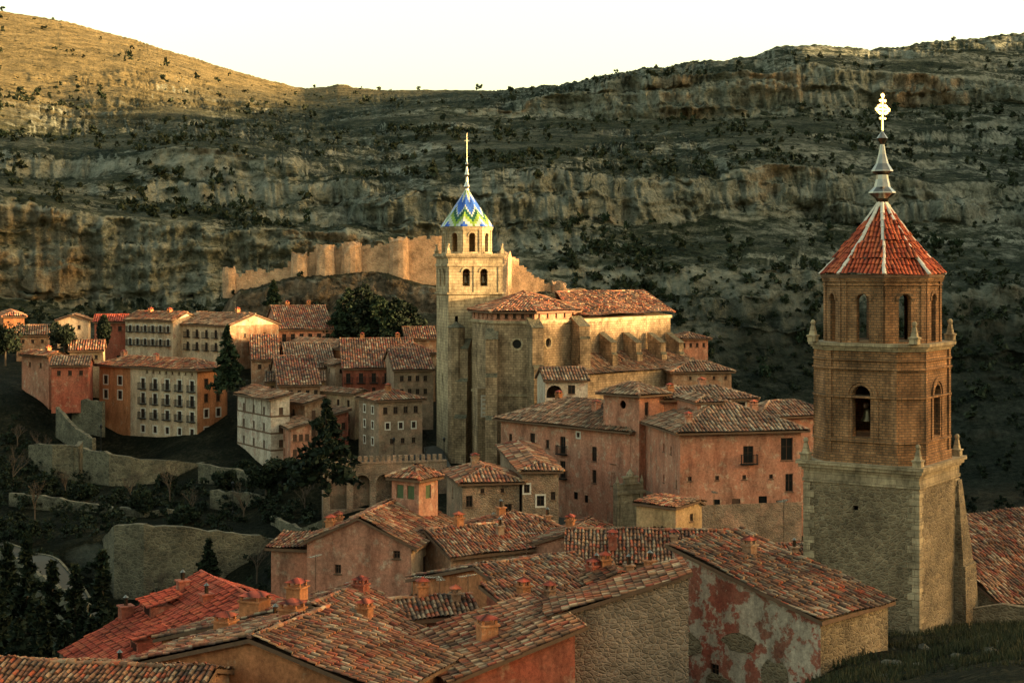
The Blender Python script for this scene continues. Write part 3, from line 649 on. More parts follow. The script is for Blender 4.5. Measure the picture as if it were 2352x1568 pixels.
pw=np.clip(clump[vis]-.3,0.02,1)**2*RR[vis]/500*np.clip(1.2-(RR[vis]-450)/500,.12,1);pw/=pw.sum()
sel=ii[RN2.choice(len(ii),3200,replace=False,p=pw)]
sel=sorted(sel.tolist(),key=lambda t:Y[t[0],t[1]])
stuff=[]
for n,(i,j) in enumerate(sel):
    x,y,z=X[i,j],Y[i,j],Z[i,j];s=.5+1.7*RN2.rand()**2.6
    if n%11==0 and n//11<290:
        s=max(s,1.1)
        o=bpy.data.objects.new('shrub',shr[n%5]);COL.objects.link(o);o.location=(x,y,z-.3);o.scale=(s,s,s*(.9+.6*RN2.rand()));o.rotation_euler[2]=RN2.rand()*6
        tag(o,'dark green juniper shrub growing on the rocky hillside','shrub','juniper shrubs on the hillside')
    else:
        P=blob_pts(s,s*.9,RN2,4,7)+np.array([x,y,z-.3]);stuff.append(quads(P,.5*s,RN2))
o=bpy.data.objects.new('hillside_scrub',qmesh('hillside_scrub',np.concatenate(stuff),['leafb']));COL.objects.link(o);o['kind']='stuff';o['label']='scattered distant juniper scrub over the hills';o['category']='scrub'
# ------------------------------------------------------------------ bell tower (near)
def offpoly(pts,o):
    n=len(pts);out=[]
    for i in range(n):
        a=Vector(pts[i-1]);b=Vector(pts[i]);c=Vector(pts[(i+1)%n]);e1=(b-a).normalized();e2=(c-b).normalized()
        n1=Vector((e1.y,-e1.x));n2=Vector((e2.y,-e2.x));m=(n1+n2);m=m/ (1+n1.dot(n2));out.append(tuple(b+m*o))
    return out
def band(mb,pts,z0,z1,o,m=0): mb.prism(offpoly(pts,o),z0,z1,m)
def bell(parent,x,y,z,s=1.0):
    mb=MB();mb.lathe([(.05*s,1.0*s),(.22*s,.97*s),(.28*s,.7*s),(.36*s,.3*s),(.5*s,.05*s),(.5*s,0),(.42*s,.02*s)],x,y,14,0);mb.box(x-.6*s,x+.6*s,y-.08,y+.08,1.0*s,1.3*s,1)
    o=mb.obj('bell',['bronze','wood'],parent,True);o.location.z=z
def pinnacle(parent,x,y,z,s=1.0,mat='quoin'):
    mb=MB();r=math.pi/4;mb.lathe([(.0,0),(.42,0),(.42,.35),(.5,.36),(.5,.48),(.34,.5),(.30,.55),(.16,1.15),(.1,1.2)],0,0,4,0,r);mb.lathe([(.0,1.15),(.16,1.22),(.2,1.36),(.14,1.5),(0,1.56)],0,0,8,0)
    o=mb.obj('pinnacle',[mat],parent);o.location=(x,y,z);o.scale=(s,s,s)
tx,ty=24.8,105.0;zb=-25.0
T=thing('bell_tower','brown brick octagonal bell tower with red tiled spire and stone base','bell tower',(tx,ty,zb),math.radians(56))
def z_(v): return lz(v,105)-zb
a_=3.92;sq=[(-a_,-a_),(a_,-a_),(a_,a_),(-a_,a_)]
mb=MB()
for i in range(4):
    panel(mb,sq[i],sq[(i+1)%4],-4,z_(1098),[(3.6,z_(1155),.35,.3)] if i==3 else [],0,.3,i*8.1)
for i,(x,y) in enumerate(sq):
    for k in range(30):
        z0=-1+k*.5
        if z0+.48>z_(1100): break
        l=R.uniform(.65,.9) if k%2 else R.uniform(.35,.5);l2=.45 if k%2 else .75;sx=1 if x>0 else -1;sy=1 if y>0 else -1
        xx=sorted((x+sx*.04,x-sx*l));yy_=sorted((y+sy*.04,y-sy*l2));mb.box(xx[0],xx[1],yy_[0],yy_[1],z0,z0+.46,1)
mb.obj('stone_base',['stone','quoin'],T)
mb=MB()
for z0,z1,o in((1098,1090,.08),(1089.9,1072,.02),(1071.9,1066,.12),(1065.9,1058,.28),(1057.9,1050,.42)): band(mb,sq,z_(z0),z_(z1),o)
mb.obj('cornice',['quoin'],T)
def champ(a,b): return [(-b,-a),(b,-a),(a,-b),(a,b),(b,a),(-b,a),(-a,b),(-a,-b)]
lo=champ(3.75,2.45)
mb=MB();zl0=z_(1050);zl1=z_(800)
for i in range(8):
    L=math.dist(lo[i],lo[(i+1)%8])
    h=[(L/2,z_(992),1.25,z_(878)-z_(992),'a')] if i%2==0 else []
    g_,fr=panel(mb,lo[i],lo[(i+1)%8],zl0,zl1,h,0,.6,i*5.3)
    if h:
        arch_trim(mb,fr[0],fr[1],L/2,z_(878)-.625,.85,1.15,.12)
        arch_trim(mb,fr[0],fr[1],L/2,z_(878)-.625,.64,.8,.05)
        for s in(-1,1):
            c=L/2+s*1.0;p0,dx=fr;nn=Vector((dx.y,-dx.x))
            A=p0+dx*(c-.15)+nn*.06;B=p0+dx*(c+.15)+nn*.06;C=p0+dx*(c+.15)-nn*.1;D_=p0+dx*(c-.15)-nn*.1
            mb.prism([tuple(A),tuple(B),tuple(C),tuple(D_)],z_(1000),z_(878)-.63,0)
            c=L/2+s*(L/2-.22);A=p0+dx*(c-.2)+nn*.12;B=p0+dx*(c+.2)+nn*.12;C=p0+dx*(c+.2)-nn*.1;D_=p0+dx*(c-.2)-nn*.1
            mb.prism([tuple(A),tuple(B),tuple(C),tuple(D_)],zl0,zl1,0)
for z0,z1,o in((1050,1030,.15),(1003,998,.14),(905,900,.14),(842,838,.18),(822,818,.15)): band(mb,lo,z_(z0),z_(z1),o+.01)
mb.obj('lower_belfry',['brick'],T)
mb=MB()
for z0,z1,o in((800,795,.15),(794.9,790,.28),(789.9,783,.42)): band(mb,lo,z_(z0),z_(z1),o)
mb.obj('cornice',['quoin'],T)
up=[(3.8*math.cos(math.radians(-112.5+45*k)),3.8*math.sin(math.radians(-112.5+45*k))) for k in range(8)]
mb=MB()
for i in range(8):
    L=math.dist(up[i],up[(i+1)%8]);g_,fr=panel(mb,up[i],up[(i+1)%8],z_(784),z_(634),[(L/2,z_(781),.85,z_(674)-z_(781),'a')],0,.5,i*3.1)
    arch_trim(mb,fr[0],fr[1],L/2,z_(674)-.425,.46,.66,.07)
    p0,dx=fr;nn=Vector((dx.y,-dx.x))
    for c in(.2,L-.2):
        q=[tuple(p0+dx*(c+e)+nn*f) for e,f in((-.17,.08),(.17,.08),(.17,-.1),(-.17,-.1))];mb.prism(q,z_(784),z_(640),0)
for z0,z1,o in((655,652,.12),(646,640,.14),(639.9,634,.2)): band(mb,up,z_(z0),z_(z1),o)
mb.obj('upper_belfry',['brick'],T)
ev=offpoly(up,.24);ze=z_(632);apx=(0,0,z_(458))
def bell_curve(p,t):
    x,y=p;return (x*(1-t),y*(1-t),ze+(apx[2]-ze)*(t-.07*math.sin(math.pi*t)))
mb=MB()
for i in range(8):
    a=ev[i];b=ev[(i+1)%8];ts=[0,.25,.5,.75,.985]
    for k in range(4):
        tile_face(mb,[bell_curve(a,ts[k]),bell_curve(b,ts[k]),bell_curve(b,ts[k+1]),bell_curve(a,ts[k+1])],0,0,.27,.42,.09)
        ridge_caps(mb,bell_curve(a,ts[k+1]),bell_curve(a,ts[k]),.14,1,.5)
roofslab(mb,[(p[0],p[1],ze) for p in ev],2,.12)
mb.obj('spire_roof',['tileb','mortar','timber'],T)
mb=MB();ZZ=lambda v:z_(v)
mb.lathe([(.3,ZZ(468)),(.45,ZZ(456)),(.9,ZZ(444)),(.88,ZZ(441)),(.55,ZZ(430)),(.42,ZZ(412)),(.38,ZZ(402)),(.72,ZZ(394)),(.70,ZZ(391)),(.42,ZZ(376)),(.25,ZZ(355)),(.14,ZZ(332)),(.2,ZZ(328)),(.38,ZZ(318)),(.18,ZZ(308)),(.07,ZZ(303)),(.05,ZZ(296)),(0,ZZ(296))],0,0,8,0,.4)
mb.obj('finial',['metald'],T)
mb=MB();r0=math.radians(-56)
def crossbox(x0,x1,z0,z1,t=.05): mb.box(x0,x1,-t,t,z0,z1,0)
zc=ZZ(252);crossbox(-.05,.05,ZZ(300),ZZ(222));crossbox(-.5,-.052,zc-.05,zc+.05);crossbox(.052,.5,zc-.05,zc+.05)
def disc(x,z,r):
    n=8;e=R.uniform(.052,.075);V=[(x+r*math.cos(6.283*k/n),-e,z+r*math.sin(6.283*k/n)) for k in range(n)]+[(x+r*math.cos(6.283*k/n),e,z+r*math.sin(6.283*k/n)) for k in range(n)]
    mb.add(V,[list(range(n)),list(range(n,2*n))[::-1]]+[(k,n+k,n+(k+1)%n,(k+1)%n) for k in range(n)],None,0)
for x,z,r in((-.5,zc,.14),(.5,zc,.14),(0,ZZ(220),.15),(-.36,zc+.2,.09),(-.36,zc-.2,.09),(.36,zc+.2,.09),(.36,zc-.2,.09),(-.2,ZZ(232),.1),(.2,ZZ(232),.1),(-.22,zc+.25,.11),(.22,zc+.25,.11),(-.22,zc-.25,.11),(.22,zc-.25,.11),(-.2,zc-.6,.08),(.2,zc-.6,.08)): disc(x,z,r)
cr_=mb.obj('weather_cross',['metalg'],T);cr_.rotation_euler[2]=r0+.5
for x,y in offpoly(sq,-.1): pinnacle(T,x,y,z_(1050),.95)
for x,y in((3.4,3.4),(-3.4,3.4),(3.4,-3.4),(-3.4,-3.4)): pinnacle(T,x*1.02,y*1.02,z_(783),.95)
for x,y in((0,-2.6),(-2.6,0)): bell(T,x,y,z_(960),.9)
mb=MB()
def wedge(mb,pts0,z0,pts1,z1,m=0):
    n=len(pts0)
    for i in range(n):
        j=(i+1)%n;mb.face([(*pts0[i],z0),(*pts0[j],z0),(*pts1[j],z1),(*pts1[i],z1)],m)
    mb.face([(*q,z1) for q in pts1],m)
wedge(mb,[(a_-1.2,-a_-1.0),(a_+1.9,-a_-1.0),(a_+1.9,-a_+1.2),(a_-1.2,-a_+1.2)],-4,[(a_-1.0,-a_-.75),(a_+1.3,-a_-.75),(a_+1.3,-a_+.9),(a_-1.0,-a_+.9)],z_(1300))
wedge(mb,[(a_-.9,-a_-.6),(a_+1.2,-a_-.6),(a_+1.2,-a_+.8),(a_-.9,-a_+.8)],z_(1300)+.003,[(a_-.6,-a_-.15),(a_+.15,-a_-.15),(a_+.15,-a_+.5),(a_-.6,-a_+.5)],z_(1105))
mb.obj('buttress',['stone'],T)
# ------------------------------------------------------------------ cathedral
ar=math.radians(15);cd=240.0;cz=-30.0
def k_(v,d=cd): return lz(v,d)-cz
T=thing('cathedral','tan stone cathedral with square bell tower and zigzag tiled lantern','cathedral',(bx(1030,cd),cd,cz),ar)
Wt=8.5;sq=[(0,0),(Wt,0),(Wt,Wt),(0,Wt)]
mb=MB()
for i in range(4): panel(mb,sq[i],sq[(i+1)%4],-4,k_(676),[(Wt*.5,k_(880),.5,1.2,'r')] if i==3 else [(Wt*.15,k_(742),.5,1.1,'r')],0,.3,i*9)
band(mb,sq,k_(676),k_(671),.28,1)
band(mb,sq,k_(830),k_(827),.1,1)
for i in range(4):
    hs=[(Wt*.33,k_(657),1.15,k_(617)-k_(657),'a'),(Wt*.66,k_(657),1.15,k_(617)-k_(657),'a')]
    g_,fr=panel(mb,sq[i],sq[(i+1)%4],k_(671),k_(612),hs,0,.5,i*9)
    for h in hs: arch_trim(mb,fr[0],fr[1],h[0],h[1]+h[3]-h[2]/2,.6,.85,.08,1)
    p0,dx=fr;nn=Vector((dx.y,-dx.x))
    for c in(.35,Wt/2,Wt-.35):
        q=[tuple(p0+dx*(c+e)+nn*f) for e,f in((-.3,.08),(.3,.08),(.3,-.1),(-.3,-.1))];mb.prism(q,k_(671),k_(612),1)
for v0,v1,o in((612,606,.2),(605.9,592,.05),(591.9,588,.3),(587.9,582,.5)): band(mb,sq,k_(v0),k_(v1),o,1)
mb.obj('tower_shaft',['ashlar','ashlar'],T)
for x,y in offpoly(sq,.0): pinnacle(T,x,y,k_(582),1.0,'ashlar')
oc=[(Wt/2-.35+3.9*math.cos(math.radians(-112.5+45*k)),Wt/2+3.9*math.sin(math.radians(-112.5+45*k))) for k in range(8)]
mb=MB()
for i in range(8):
    L=math.dist(oc[i],oc[(i+1)%8]);g_,fr=panel(mb,oc[i],oc[(i+1)%8],k_(582),k_(522),[(L/2,k_(579),1.0,k_(534)-k_(579),'a')],0,.4,i*3)
    arch_trim(mb,fr[0],fr[1],L/2,k_(534)-.5,.52,.72,.06)
    p0,dx=fr;nn=Vector((dx.y,-dx.x))
    for c in(.22,L-.22):
        q=[tuple(p0+dx*(c+e)+nn*f) for e,f in((-.2,.08),(.2,.08),(.2,-.1),(-.2,-.1))];mb.prism(q,k_(582),k_(524),0)
for v0,v1,o in((582,578,.15),(527,524,.15),(523.9,520,.25)): band(mb,oc,k_(v0),k_(v1),o)
mb.obj('lantern',['ashlar'],T)
mb=MB();e=offpoly(oc,.3);ze=k_(519);za=k_(426);cx=Wt/2;cxx=Wt/2-.35
def bc(p,t): return (cxx+(p[0]-cxx)*(1-t),cx+(p[1]-cx)*(1-t),ze+(za-ze)*(t-.012*math.sin(math.pi*t)))
for i in range(8):
    a=e[i];b=e[(i+1)%8];nC=16
    for k in range(nC):
        t0,t1=k/nC,min((k+1)/nC,.995);A,B,C,D_=bc(a,t0),bc(b,t0),bc(b,t1),bc(a,t1)
        mk=lambda P,Q,t:tuple(Vector(P).lerp(Vector(Q),t))
        for c in range(8):
            mb.face([mk(A,B,c/8),mk(A,B,(c+1)/8),mk(D_,C,(c+1)/8),mk(D_,C,c/8)],0,[(i*8+c+.5,k+.5)]*4)
mb.face([(p[0],p[1],ze-.02) for p in reversed(e)],1)
mb.obj('glazed_roof',['zig','timber'],T)
mb=MB();mb.lathe([(.34,k_(437)),(.3,k_(429)),(.46,k_(425)),(.22,k_(414)),(.16,k_(402)),(.36,k_(397)),(.2,k_(388)),(.11,k_(378)),(.24,k_(372)),(.09,k_(366)),(.05,k_(355)),(.035,k_(300)),(0,k_(298))],cxx,cx,10,0)
mb.box(cxx-.4,cxx+.4,cx-.025,cx+.025,k_(318),k_(316),0);mb.obj('finial',['silver'],T)
bell(T,Wt*.33,.9,k_(650),1.2);bell(T,Wt*.66,.9,k_(650),1.2)
Lc=Vector((bx(1030,cd),cd))
def loc2(u,d):
    q=Vector((bx(u,d),d))-Lc;return (q.x*math.cos(ar)+q.y*math.sin(ar),-q.x*math.sin(ar)+q.y*math.cos(ar))
A=loc2(1085,234);B=loc2(1135,225);C=loc2(1228,224);D_=loc2(1325,232);E=loc2(1540,254);Fp=loc2(1500,272);H_=loc2(1180,262)
pl=[A,B,C,D_,E,Fp,H_]
mb=MB();hz=lz(735,228)-cz
hol={1:[(3.3,k_(800,225),1.3,1.3,'c')],2:[(3.2,k_(796,228),1.3,1.3,'c')],3:[(2.2,k_(790,232),1.2,1.2,'c'),(8.6,k_(790,240),1.1,1.1,'c')]}
for i in range(7):
    g_,fr=panel(mb,pl[i],pl[(i+1)%7],-4,hz,hol.get(i,[]),0,.4,i*7)
    for h in g_:
        p0,dx=fr;arch_trim(mb,p0,dx,h[0],h[1]+h[2]/2,h[2]/2+.02,h[2]/2+.3,.06,1);arch_trim(mb,p0,dx,h[0],h[1]+h[2]/2,-h[2]/2-.02,-h[2]/2-.3,.06,1)
        q=[p0+dx*(h[0]+s_*h[2]/2) for s_ in(-1,1)];nn=Vector((dx.y,-dx.x))
        mb.face([(*(q[0]-nn*.35),h[1]),(*(q[1]-nn*.35),h[1]),(*(q[1]-nn*.35),h[1]+h[3]),(*(q[0]-nn*.35),h[1]+h[3])],2)
band(mb,pl,hz-.4,hz,.25,1);band(mb,pl[:4]+[H_],k_(905,228),k_(900,228),.2,1);mb.obj('apse_and_nave_wall',['cathedral','ashlar','glass'],T)
gp=[A,B,C,D_,loc2(1315,236),H_];zt=hz+1.3;mb=MB();gg=[]
for i in range(3):
    L=math.dist(gp[i],gp[i+1]);g_,fr=panel(mb,gp[i],gp[i+1],hz+.002,zt,[(L*(j+.5)/5,hz+.3,.45,.7,'r','d') for j in range(5)],0,.22);gg.append((g_,fr))
mb.obj('gallery_wall',['pink'],T)
for g_,fr in gg: put_windows(T,g_,fr)
mb=MB();ap=loc2(1205,243);apz=lz(671,243)-cz
evp=offpoly([A,B,C,D_,loc2(1330,250),H_],.7)
for i in range(len(evp)):
    a=evp[i];b=evp[(i+1)%len(evp)];pg=[(a[0],a[1],zt-.1),(b[0],b[1],zt-.1),(ap[0],ap[1],apz)]
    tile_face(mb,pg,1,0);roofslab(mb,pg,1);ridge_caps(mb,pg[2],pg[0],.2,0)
r0=loc2(1275,251);r1=loc2(1478,267);rz0=lz(672,251)-cz
n0=offpoly([D_,E,Fp,loc2(1290,262)],.6);rz1=rz0
ee=hz+.35
for pg in([(*n0[0],ee),(*n0[1],ee),(*r1,rz1),(*r0,rz0)],[(*n0[1],ee),(*n0[2],ee),(*r1,rz1)],[(*n0[2],ee),(*n0[3],ee),(*r0,rz0),(*r1,rz1)]):
    if len(pg)==4:
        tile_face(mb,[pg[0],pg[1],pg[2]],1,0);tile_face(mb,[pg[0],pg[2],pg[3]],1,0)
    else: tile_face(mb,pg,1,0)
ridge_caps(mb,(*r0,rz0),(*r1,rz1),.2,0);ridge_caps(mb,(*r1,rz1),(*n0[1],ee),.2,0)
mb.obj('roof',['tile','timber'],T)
def buttress(u,d,nrm,w,dep,vt,name='buttress',z0=-4):
    p=Vector(loc2(u,d));n=Vector(nrm).normalized();t=Vector((-n.y,n.x));mb=MB()
    zt_=lz(vt,d)-cz;lv=[z0,zt_*.45,zt_*.75,zt_] if z0<0 else [z0,zt_-1.5,zt_]
    ks=[1.35,1.0,.72] if z0<0 else [1.0,.9]
    for i in range(len(ks)):
        dd=dep*ks[i];q=[p+t*w/2-n*.5,p-t*w/2-n*.5,p-t*w/2+n*dd,p+t*w/2+n*dd];q=[tuple(a) for a in q][::-1]
        mb.prism(q,lv[i]+(.002 if i else 0),lv[i+1]-(.35 if i<len(ks)-1 else 0),0)
        if i<len(ks)-1:
            d2=dep*ks[i+1];z1=lv[i+1]-.35;z2=lv[i+1]+.002
            a0,a1=p+t*w/2+n*dd,p-t*w/2+n*dd;b0,b1=p+t*w/2+n*(d2-.3),p-t*w/2+n*(d2-.3)
            mb.face([(*a1,z1+.003),(*a0,z1+.003),(*b0,z2+.5),(*b1,z2+.5)],1);mb.prism([tuple(x) for x in (p-t*w/2-n*.5,p-t*w/2+n*(d2-.02),p+t*w/2+n*(d2-.02),p+t*w/2-n*.5)],z1+.002,z2,0)
    dk=dep*ks[-1];q0=[p+t*(w/2+.1)-n*.5,p-t*(w/2+.1)-n*.5,p-t*(w/2+.1)+n*(dk+.15),p+t*(w/2+.1)+n*(dk+.15)]
    up_=1.5
    mb.face([(*q0[2],zt_),(*q0[3],zt_),(*q0[0],zt_+up_),(*q0[1],zt_+up_)],1);mb.face([(*q0[3],zt_),(*q0[0],zt_),(*q0[0],zt_+up_)],0);mb.face([(*q0[1],zt_),(*q0[2],zt_),(*q0[1],zt_+up_)],0)
    mb.obj(name,['cathedral','oldstone'],T)
buttress(1066,236,(-.6,-1),1.9,1.6,800);buttress(1130,225,(-.3,-1),1.7,2.0,778);buttress(1226,224,(.15,-1),1.7,2.0,752);buttress(1325,231,(.2,-1),1.7,2.6,748,z0=8)
for u,d in((1385,237),(1442,242),(1498,247),(1540,252)): buttress(u,d,(.35,-1),1.0,3.0,785,z0=10)
mb=MB();p=Vector(loc2(1106,229));mb.box(p.x-1.0,p.x+1.0,p.y-1.6,p.y+.5,-4,k_(890,229),0);mb.box(p.x-.5,p.x+.5,p.y-1.68,p.y-1.603,k_(955,229),k_(905,229),1)
for k in range(5): mb.box(p.x-.3,p.x+.3,p.y-1.7,p.y-1.682,k_(952,229)+k*.62,k_(952,229)+k*.62+.3,2)
mb.obj('walled_window',['cathedral','wframe','cream'],T)
mb=MB();c0=loc2(1335,226);c1=loc2(1610,246);c2=loc2(1545,254);c3=loc2(1330,232);zc=lz(862,226)-cz;zc2=lz(815,232)-cz
mb.prism([c0,c1,c2,c3],-4,zc,0,False,False);mb.obj('chapel_wall',['cathedral'],T)
mb=MB();o=offpoly([c0,c1,c2,c3],.4)
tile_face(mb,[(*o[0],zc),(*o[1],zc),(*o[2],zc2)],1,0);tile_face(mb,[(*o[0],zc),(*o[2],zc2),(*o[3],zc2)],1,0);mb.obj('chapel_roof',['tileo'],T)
mb=MB();p=loc2(1048,236);q=[(p[0]+1.3*math.cos(k*math.pi/4),p[1]+1.3*math.sin(k*math.pi/4)) for k in range(8)];mb.prism(q,-4,k_(752,236),0);mb.lathe([(1.5,k_(752,236)+.003),(0,k_(738,236))],p[0],p[1],8,1);mb.obj('stair_turret',['cathedral','oldstone'],T)
# ------------------------------------------------------------------ houses
house('long pink plaster palace with tiled hip roof and small balconies',xy=(bx(1447,185),185),WD=(12,22.5),a=43,zE=lz(988,185),zB=lz(1218,185),roof='hip',mat='pink',tile='tileo',p=.40,oh=.8,
 left=[(.26,.26,1,[1.6],.9,2.1,'b'),(.5,.5,1,[1.6,4.6],.95,2.1,'b'),(.74,.88,2,[2.4],.8,1.8,'d'),(.26,.26,1,[4.7],.8,1.7,'d'),(.74,.88,2,[5.2],.7,1.6,'d'),(.15,.6,3,[8.2],.7,.9,'bars'),(.86,.86,1,[9.0],1.3,2.6,'door'),(.68,.68,1,[8.4],.6,.9,'bars'),(.62,.62,1,[.9],.5,.6,'w'),(.08,.08,1,[2.0,5.0],.6,.9,'d'),(.38,.38,1,[2.2,5.2],.6,1.1,'d')],
 front=[(.3,.3,1,[2,5],.8,1.6,'d')],chim=[(.5,.8,1.0),(.3,.4,.8,.8,'pink')],name='palace',cat='palace')
house('square pink plaster turret house with oval window and hip roof',uC=1468,d=184,uL=1386,uR=1525,a=43,ve=905,vb=1215,roof='hip',mat='pink',tile='tileo',p=.45,oh=.7,left=[(.55,.55,1,[.9],1.0,1.0,'n','c')],front=[(.3,.3,1,[1.0],.7,1.6,'d')],name='house')
house('tall pink plaster house with wide tiled roof',uC=1502,d=187,uL=1472,uR=1728,a=12,ve=917,vb=1215,roof='hip',mat='pink',tile='tileo',p=.30,oh=.7,front=[(.85,.9,1,[.5],1.3,.8,'w'),(.6,.6,1,[.5],1.0,.8,'w')],chim=[(.2,.2,.8),(.6,.6,.8,.8,'pink')])
house('large pink plaster mansion with barred windows and tiled roof',uC=1562,d=172,uL=1482,uR=1840,a=12,ve=990,vb=1228,roof='hip',mat='pink',tile='tileo',p=.38,oh=.8,base=('stonep',3.2),
 front=[(.56,.56,1,[1.8],1.2,1.9,'b'),(.88,.88,1,[1.0],1.4,2.5,'d'),(.08,.75,4,[5.0],.45,.5,'d'),(.9,.9,1,[5.0],.9,2.0,'d'),(.3,.3,1,[7.6],.8,1.0,'bars'),(.46,.46,1,[7.6],1.0,2.2,'door'),(.68,.68,1,[7.4],1.0,1.0,'bars'),(.82,.82,1,[7.9],.9,1.6,'door')],
 left=[(.55,.75,2,[2.0],.5,.9,'d'),(.55,.9,2,[5.5],.5,.9,'d')],name='palace',cat='palace',chim=[(.1,.1,.9,.7,'pink'),(.75,.4,.9,.7,'pink')])
house('small pink rooftop dormer house with hip roof',uC=1600,d=178,uL=1586,uR=1652,a=12,ve=925,vb=975,roof='hip',mat='pink',tile='tileo',p=.35,oh=.3,front=[(.3,.3,1,[.4],.4,.9,'w'),(.65,.65,1,[.4],.4,.9,'w')])
house('pink house with broad tiled roof beside the gorge',uC=1745,d=196,uL=1690,uR=1905,a=20,ve=955,vb=1180,roof='hip',mat='pink',tile='tileo',p=.44,oh=.7,front=[(.2,.8,3,[1.5],.8,1.2,'d')])
house('reddish stone house with low hip roof',uC=1062,d=165,uL=1026,uR=1193,a=12,ve=1108,vb=1210,roof='hip',mat='stonep',tile='tile',p=.36,oh=.6,front=[(.12,.12,1,[1.4],.7,1.2,'d'),(.8,.8,1,[2.4],.8,1.6,'d'),(.35,.7,2,[.7],.4,.5,'d')],left=[(.4,.4,1,[1.2],.6,1.2,'d')],chim=[(.4,.6,.9,.8,'brown')])
house('reddish rubble stone house joined to its neighbour',uC=1200,d=166,uL=1140,uR=1283,a=6,ve=1082,vb=1208,roof='hip',mat='stonep',tile='tile',p=.30,oh=.5,front=[(.12,.12,1,[1.4],.6,.9,'w'),(.5,.5,1,[2.6],.8,1.1,'w'),(.55,.55,1,[4.6],.9,1.3,'d'),(.85,.85,1,[2.2],.5,.9,'d')])
house('orange plaster house with gabled weathered tile roof',xy=(-18.9,77.7),WD=(14,7.5),a=-22.6,zE=-19.6,zB=-26,roof='gy',mat='orange',tile='tile',p=.27,oh=.5,lod=0,chim=[(.42,.75,.5,1.0),(.08,.9,.5,.9,'orange')],front=[(.72,.72,1,[.6],1.0,.9,'d')])
house('orange plaster house with tall chimneys and old tiles',xy=(-20.6,92.2),WD=(17.5,5.5),a=-22.6,zE=-21.7,zB=-27,roof='gy',mat='orange',tile='tile',p=.38,oh=.45,lod=0,rf=.58,chim=[(.34,.12,.9,1.3),(.50,.12,1.1,.9),(.72,.3,.6,.7),(.62,.8,.6,.7,'red')],front=[(.3,.3,1,[1.0],.7,.7,'d')])
house('low house with dark brown tile roof',xy=(-26,70),WD=(11.5,9),a=-8,zE=-19.9,zB=-25,roof='gx',mat='brown',tile='tiled',p=.28,oh=.4,lod=0,chim=[])
house('house with uniform bright red tiled roof and dormers',xy=(-23.2,92.1),WD=(18,10.5),a=31,zE=-24.6,zB=-31,roof='gy',mat='red',tile='tiler',p=.45,oh=.5,lod=0,chim=[(.03,.12,.9,.7,'red',1),(.2,.95,.9,.8,'red',1),(.40,.88,.7,.7,'red',1),(.40,.45,.6,.7,'red',1)])
Tn,ro,W,D,H,fz=HS['house with uniform bright red tiled roof and dormers']
for fx,fy in((.17,.35),(.30,.8)):
    x,y=fx*W,fy*D;z=fz(x,y);mb=MB();mb.box(x-.9,x+.6,y-.8,y+.8,z-.6,z+.35,1);tile_face(mb,[(x-1.2,y-1,z+.36),(x-1.2,y+1,z+.36),(x+1.2,y+1,z+.95),(x+1.2,y-1,z+.95)],0,0);mb.box(x-.92,x-.901,y-.5,y+.5,z-.2,z+.25,2);mb.obj('dormer',['tiler','red','glass'],ro)
house('red plaster house with sloping multicoloured tile roof',xy=(-5.4,84),WD=(7.5,6.4),a=-70,zE=-20.1,zB=-27,roof='s-y',mat='red',tile='tile',p=.30,oh=.5,lod=0,left=(),front=[(.25,.25,1,[1.0],.7,.9,'d'),(.7,.7,1,[1.2],.8,1.0,'d')],chim=[(.55,.45,.8,.9,'orange')])
house('orange plaster house with broad old tile roof',xy=(2.2,92.5),WD=(7.5,15),a=36,zE=-20.7,zB=-27,roof='gx',mat='orange',tile='tile',p=.26,oh=.5,lod=0,chim=[(.85,.25,.9,.7,'red')])
house('house with cobbled plaster wall and lean-to tile roof',xy=(1.96,81),WD=(7.2,3.2),a=2,zE=-18.0,zB=-27,roof='s-x',mat='cobble',tile='tile',p=.30,oh=.2,lod=0)
house('ruined red plaster and rubble house with dark tile roof',xy=(15.75,80),WD=(6.4,9.7),a=45,zE=-17.9,zB=-24,roof='s-y',mat='ruin',fmat='stone',tile='tiled',p=.26,oh=.3,lod=0,left=[(.3,.3,1,[3.4],.6,.8,'d')],chim=[(.6,.75,.5,.6,'brown')])
Tn,ro,W,D,H,fz=HS['ruined red plaster and rubble house with dark tile roof']
rr_=random.Random(3);mb=MB()
for (s,z0,w,h) in ((1.2,H-2.6,2.0,1.1),(4.6,H-2.0,2.4,.9),(6.9,H-3.4,1.8,1.6),(3.4,H-4.6,2.6,1.3)):
    pts=[(s+w*.5*math.cos(t)*rr_.uniform(.7,1.1),z0+h*.6*math.sin(t)*rr_.uniform(.7,1.1)) for t in [k*6.283/12 for k in range(12)]]
    F_=[(-.05,D-a_s,b_s) for a_s,b_s in pts];mb.face(F_,0)
    for k in range(12):
        p,q=F_[k],F_[(k+1)%12];mb.face([p,q,(-.001,q[1],q[2]),(-.001,p[1],p[2])],0)
mb.obj('exposed_rubble_patch',['stone'],Tn)
house('long stone house with dark barrel tile roof',xy=(4,112),WD=(12.8,8),a=-3,zE=-20.9,zB=-27,roof='gx',mat='stone',tile='tiled',p=.40,oh=.4,lod=0,chim=[(.25,.2,.9,.6,'red'),(.6,.3,.5,.5,'brown')],front=[(.8,.8,1,[.6],.5,.6,'d')])
house('pink gabled house with cream side wall',uC=945,d=118,uL=705,uR=1043,a=76,ve=1255,vb=1375,roof='gx',mat='pink',fmat='cream',tile='tile',p=.46,oh=.5,lod=0,left=[(.86,.86,1,[.35],.55,.6,'d'),(.3,.3,1,[1.6],.5,.7,'d')],front=[(.3,.3,1,[1.3],1.0,1.9,'d'),(.6,.75,2,[.8],.8,1.3,'d')],chim=[(.15,.85,.7,.6,'orange'),(.4,.9,.7,.6,'orange')])
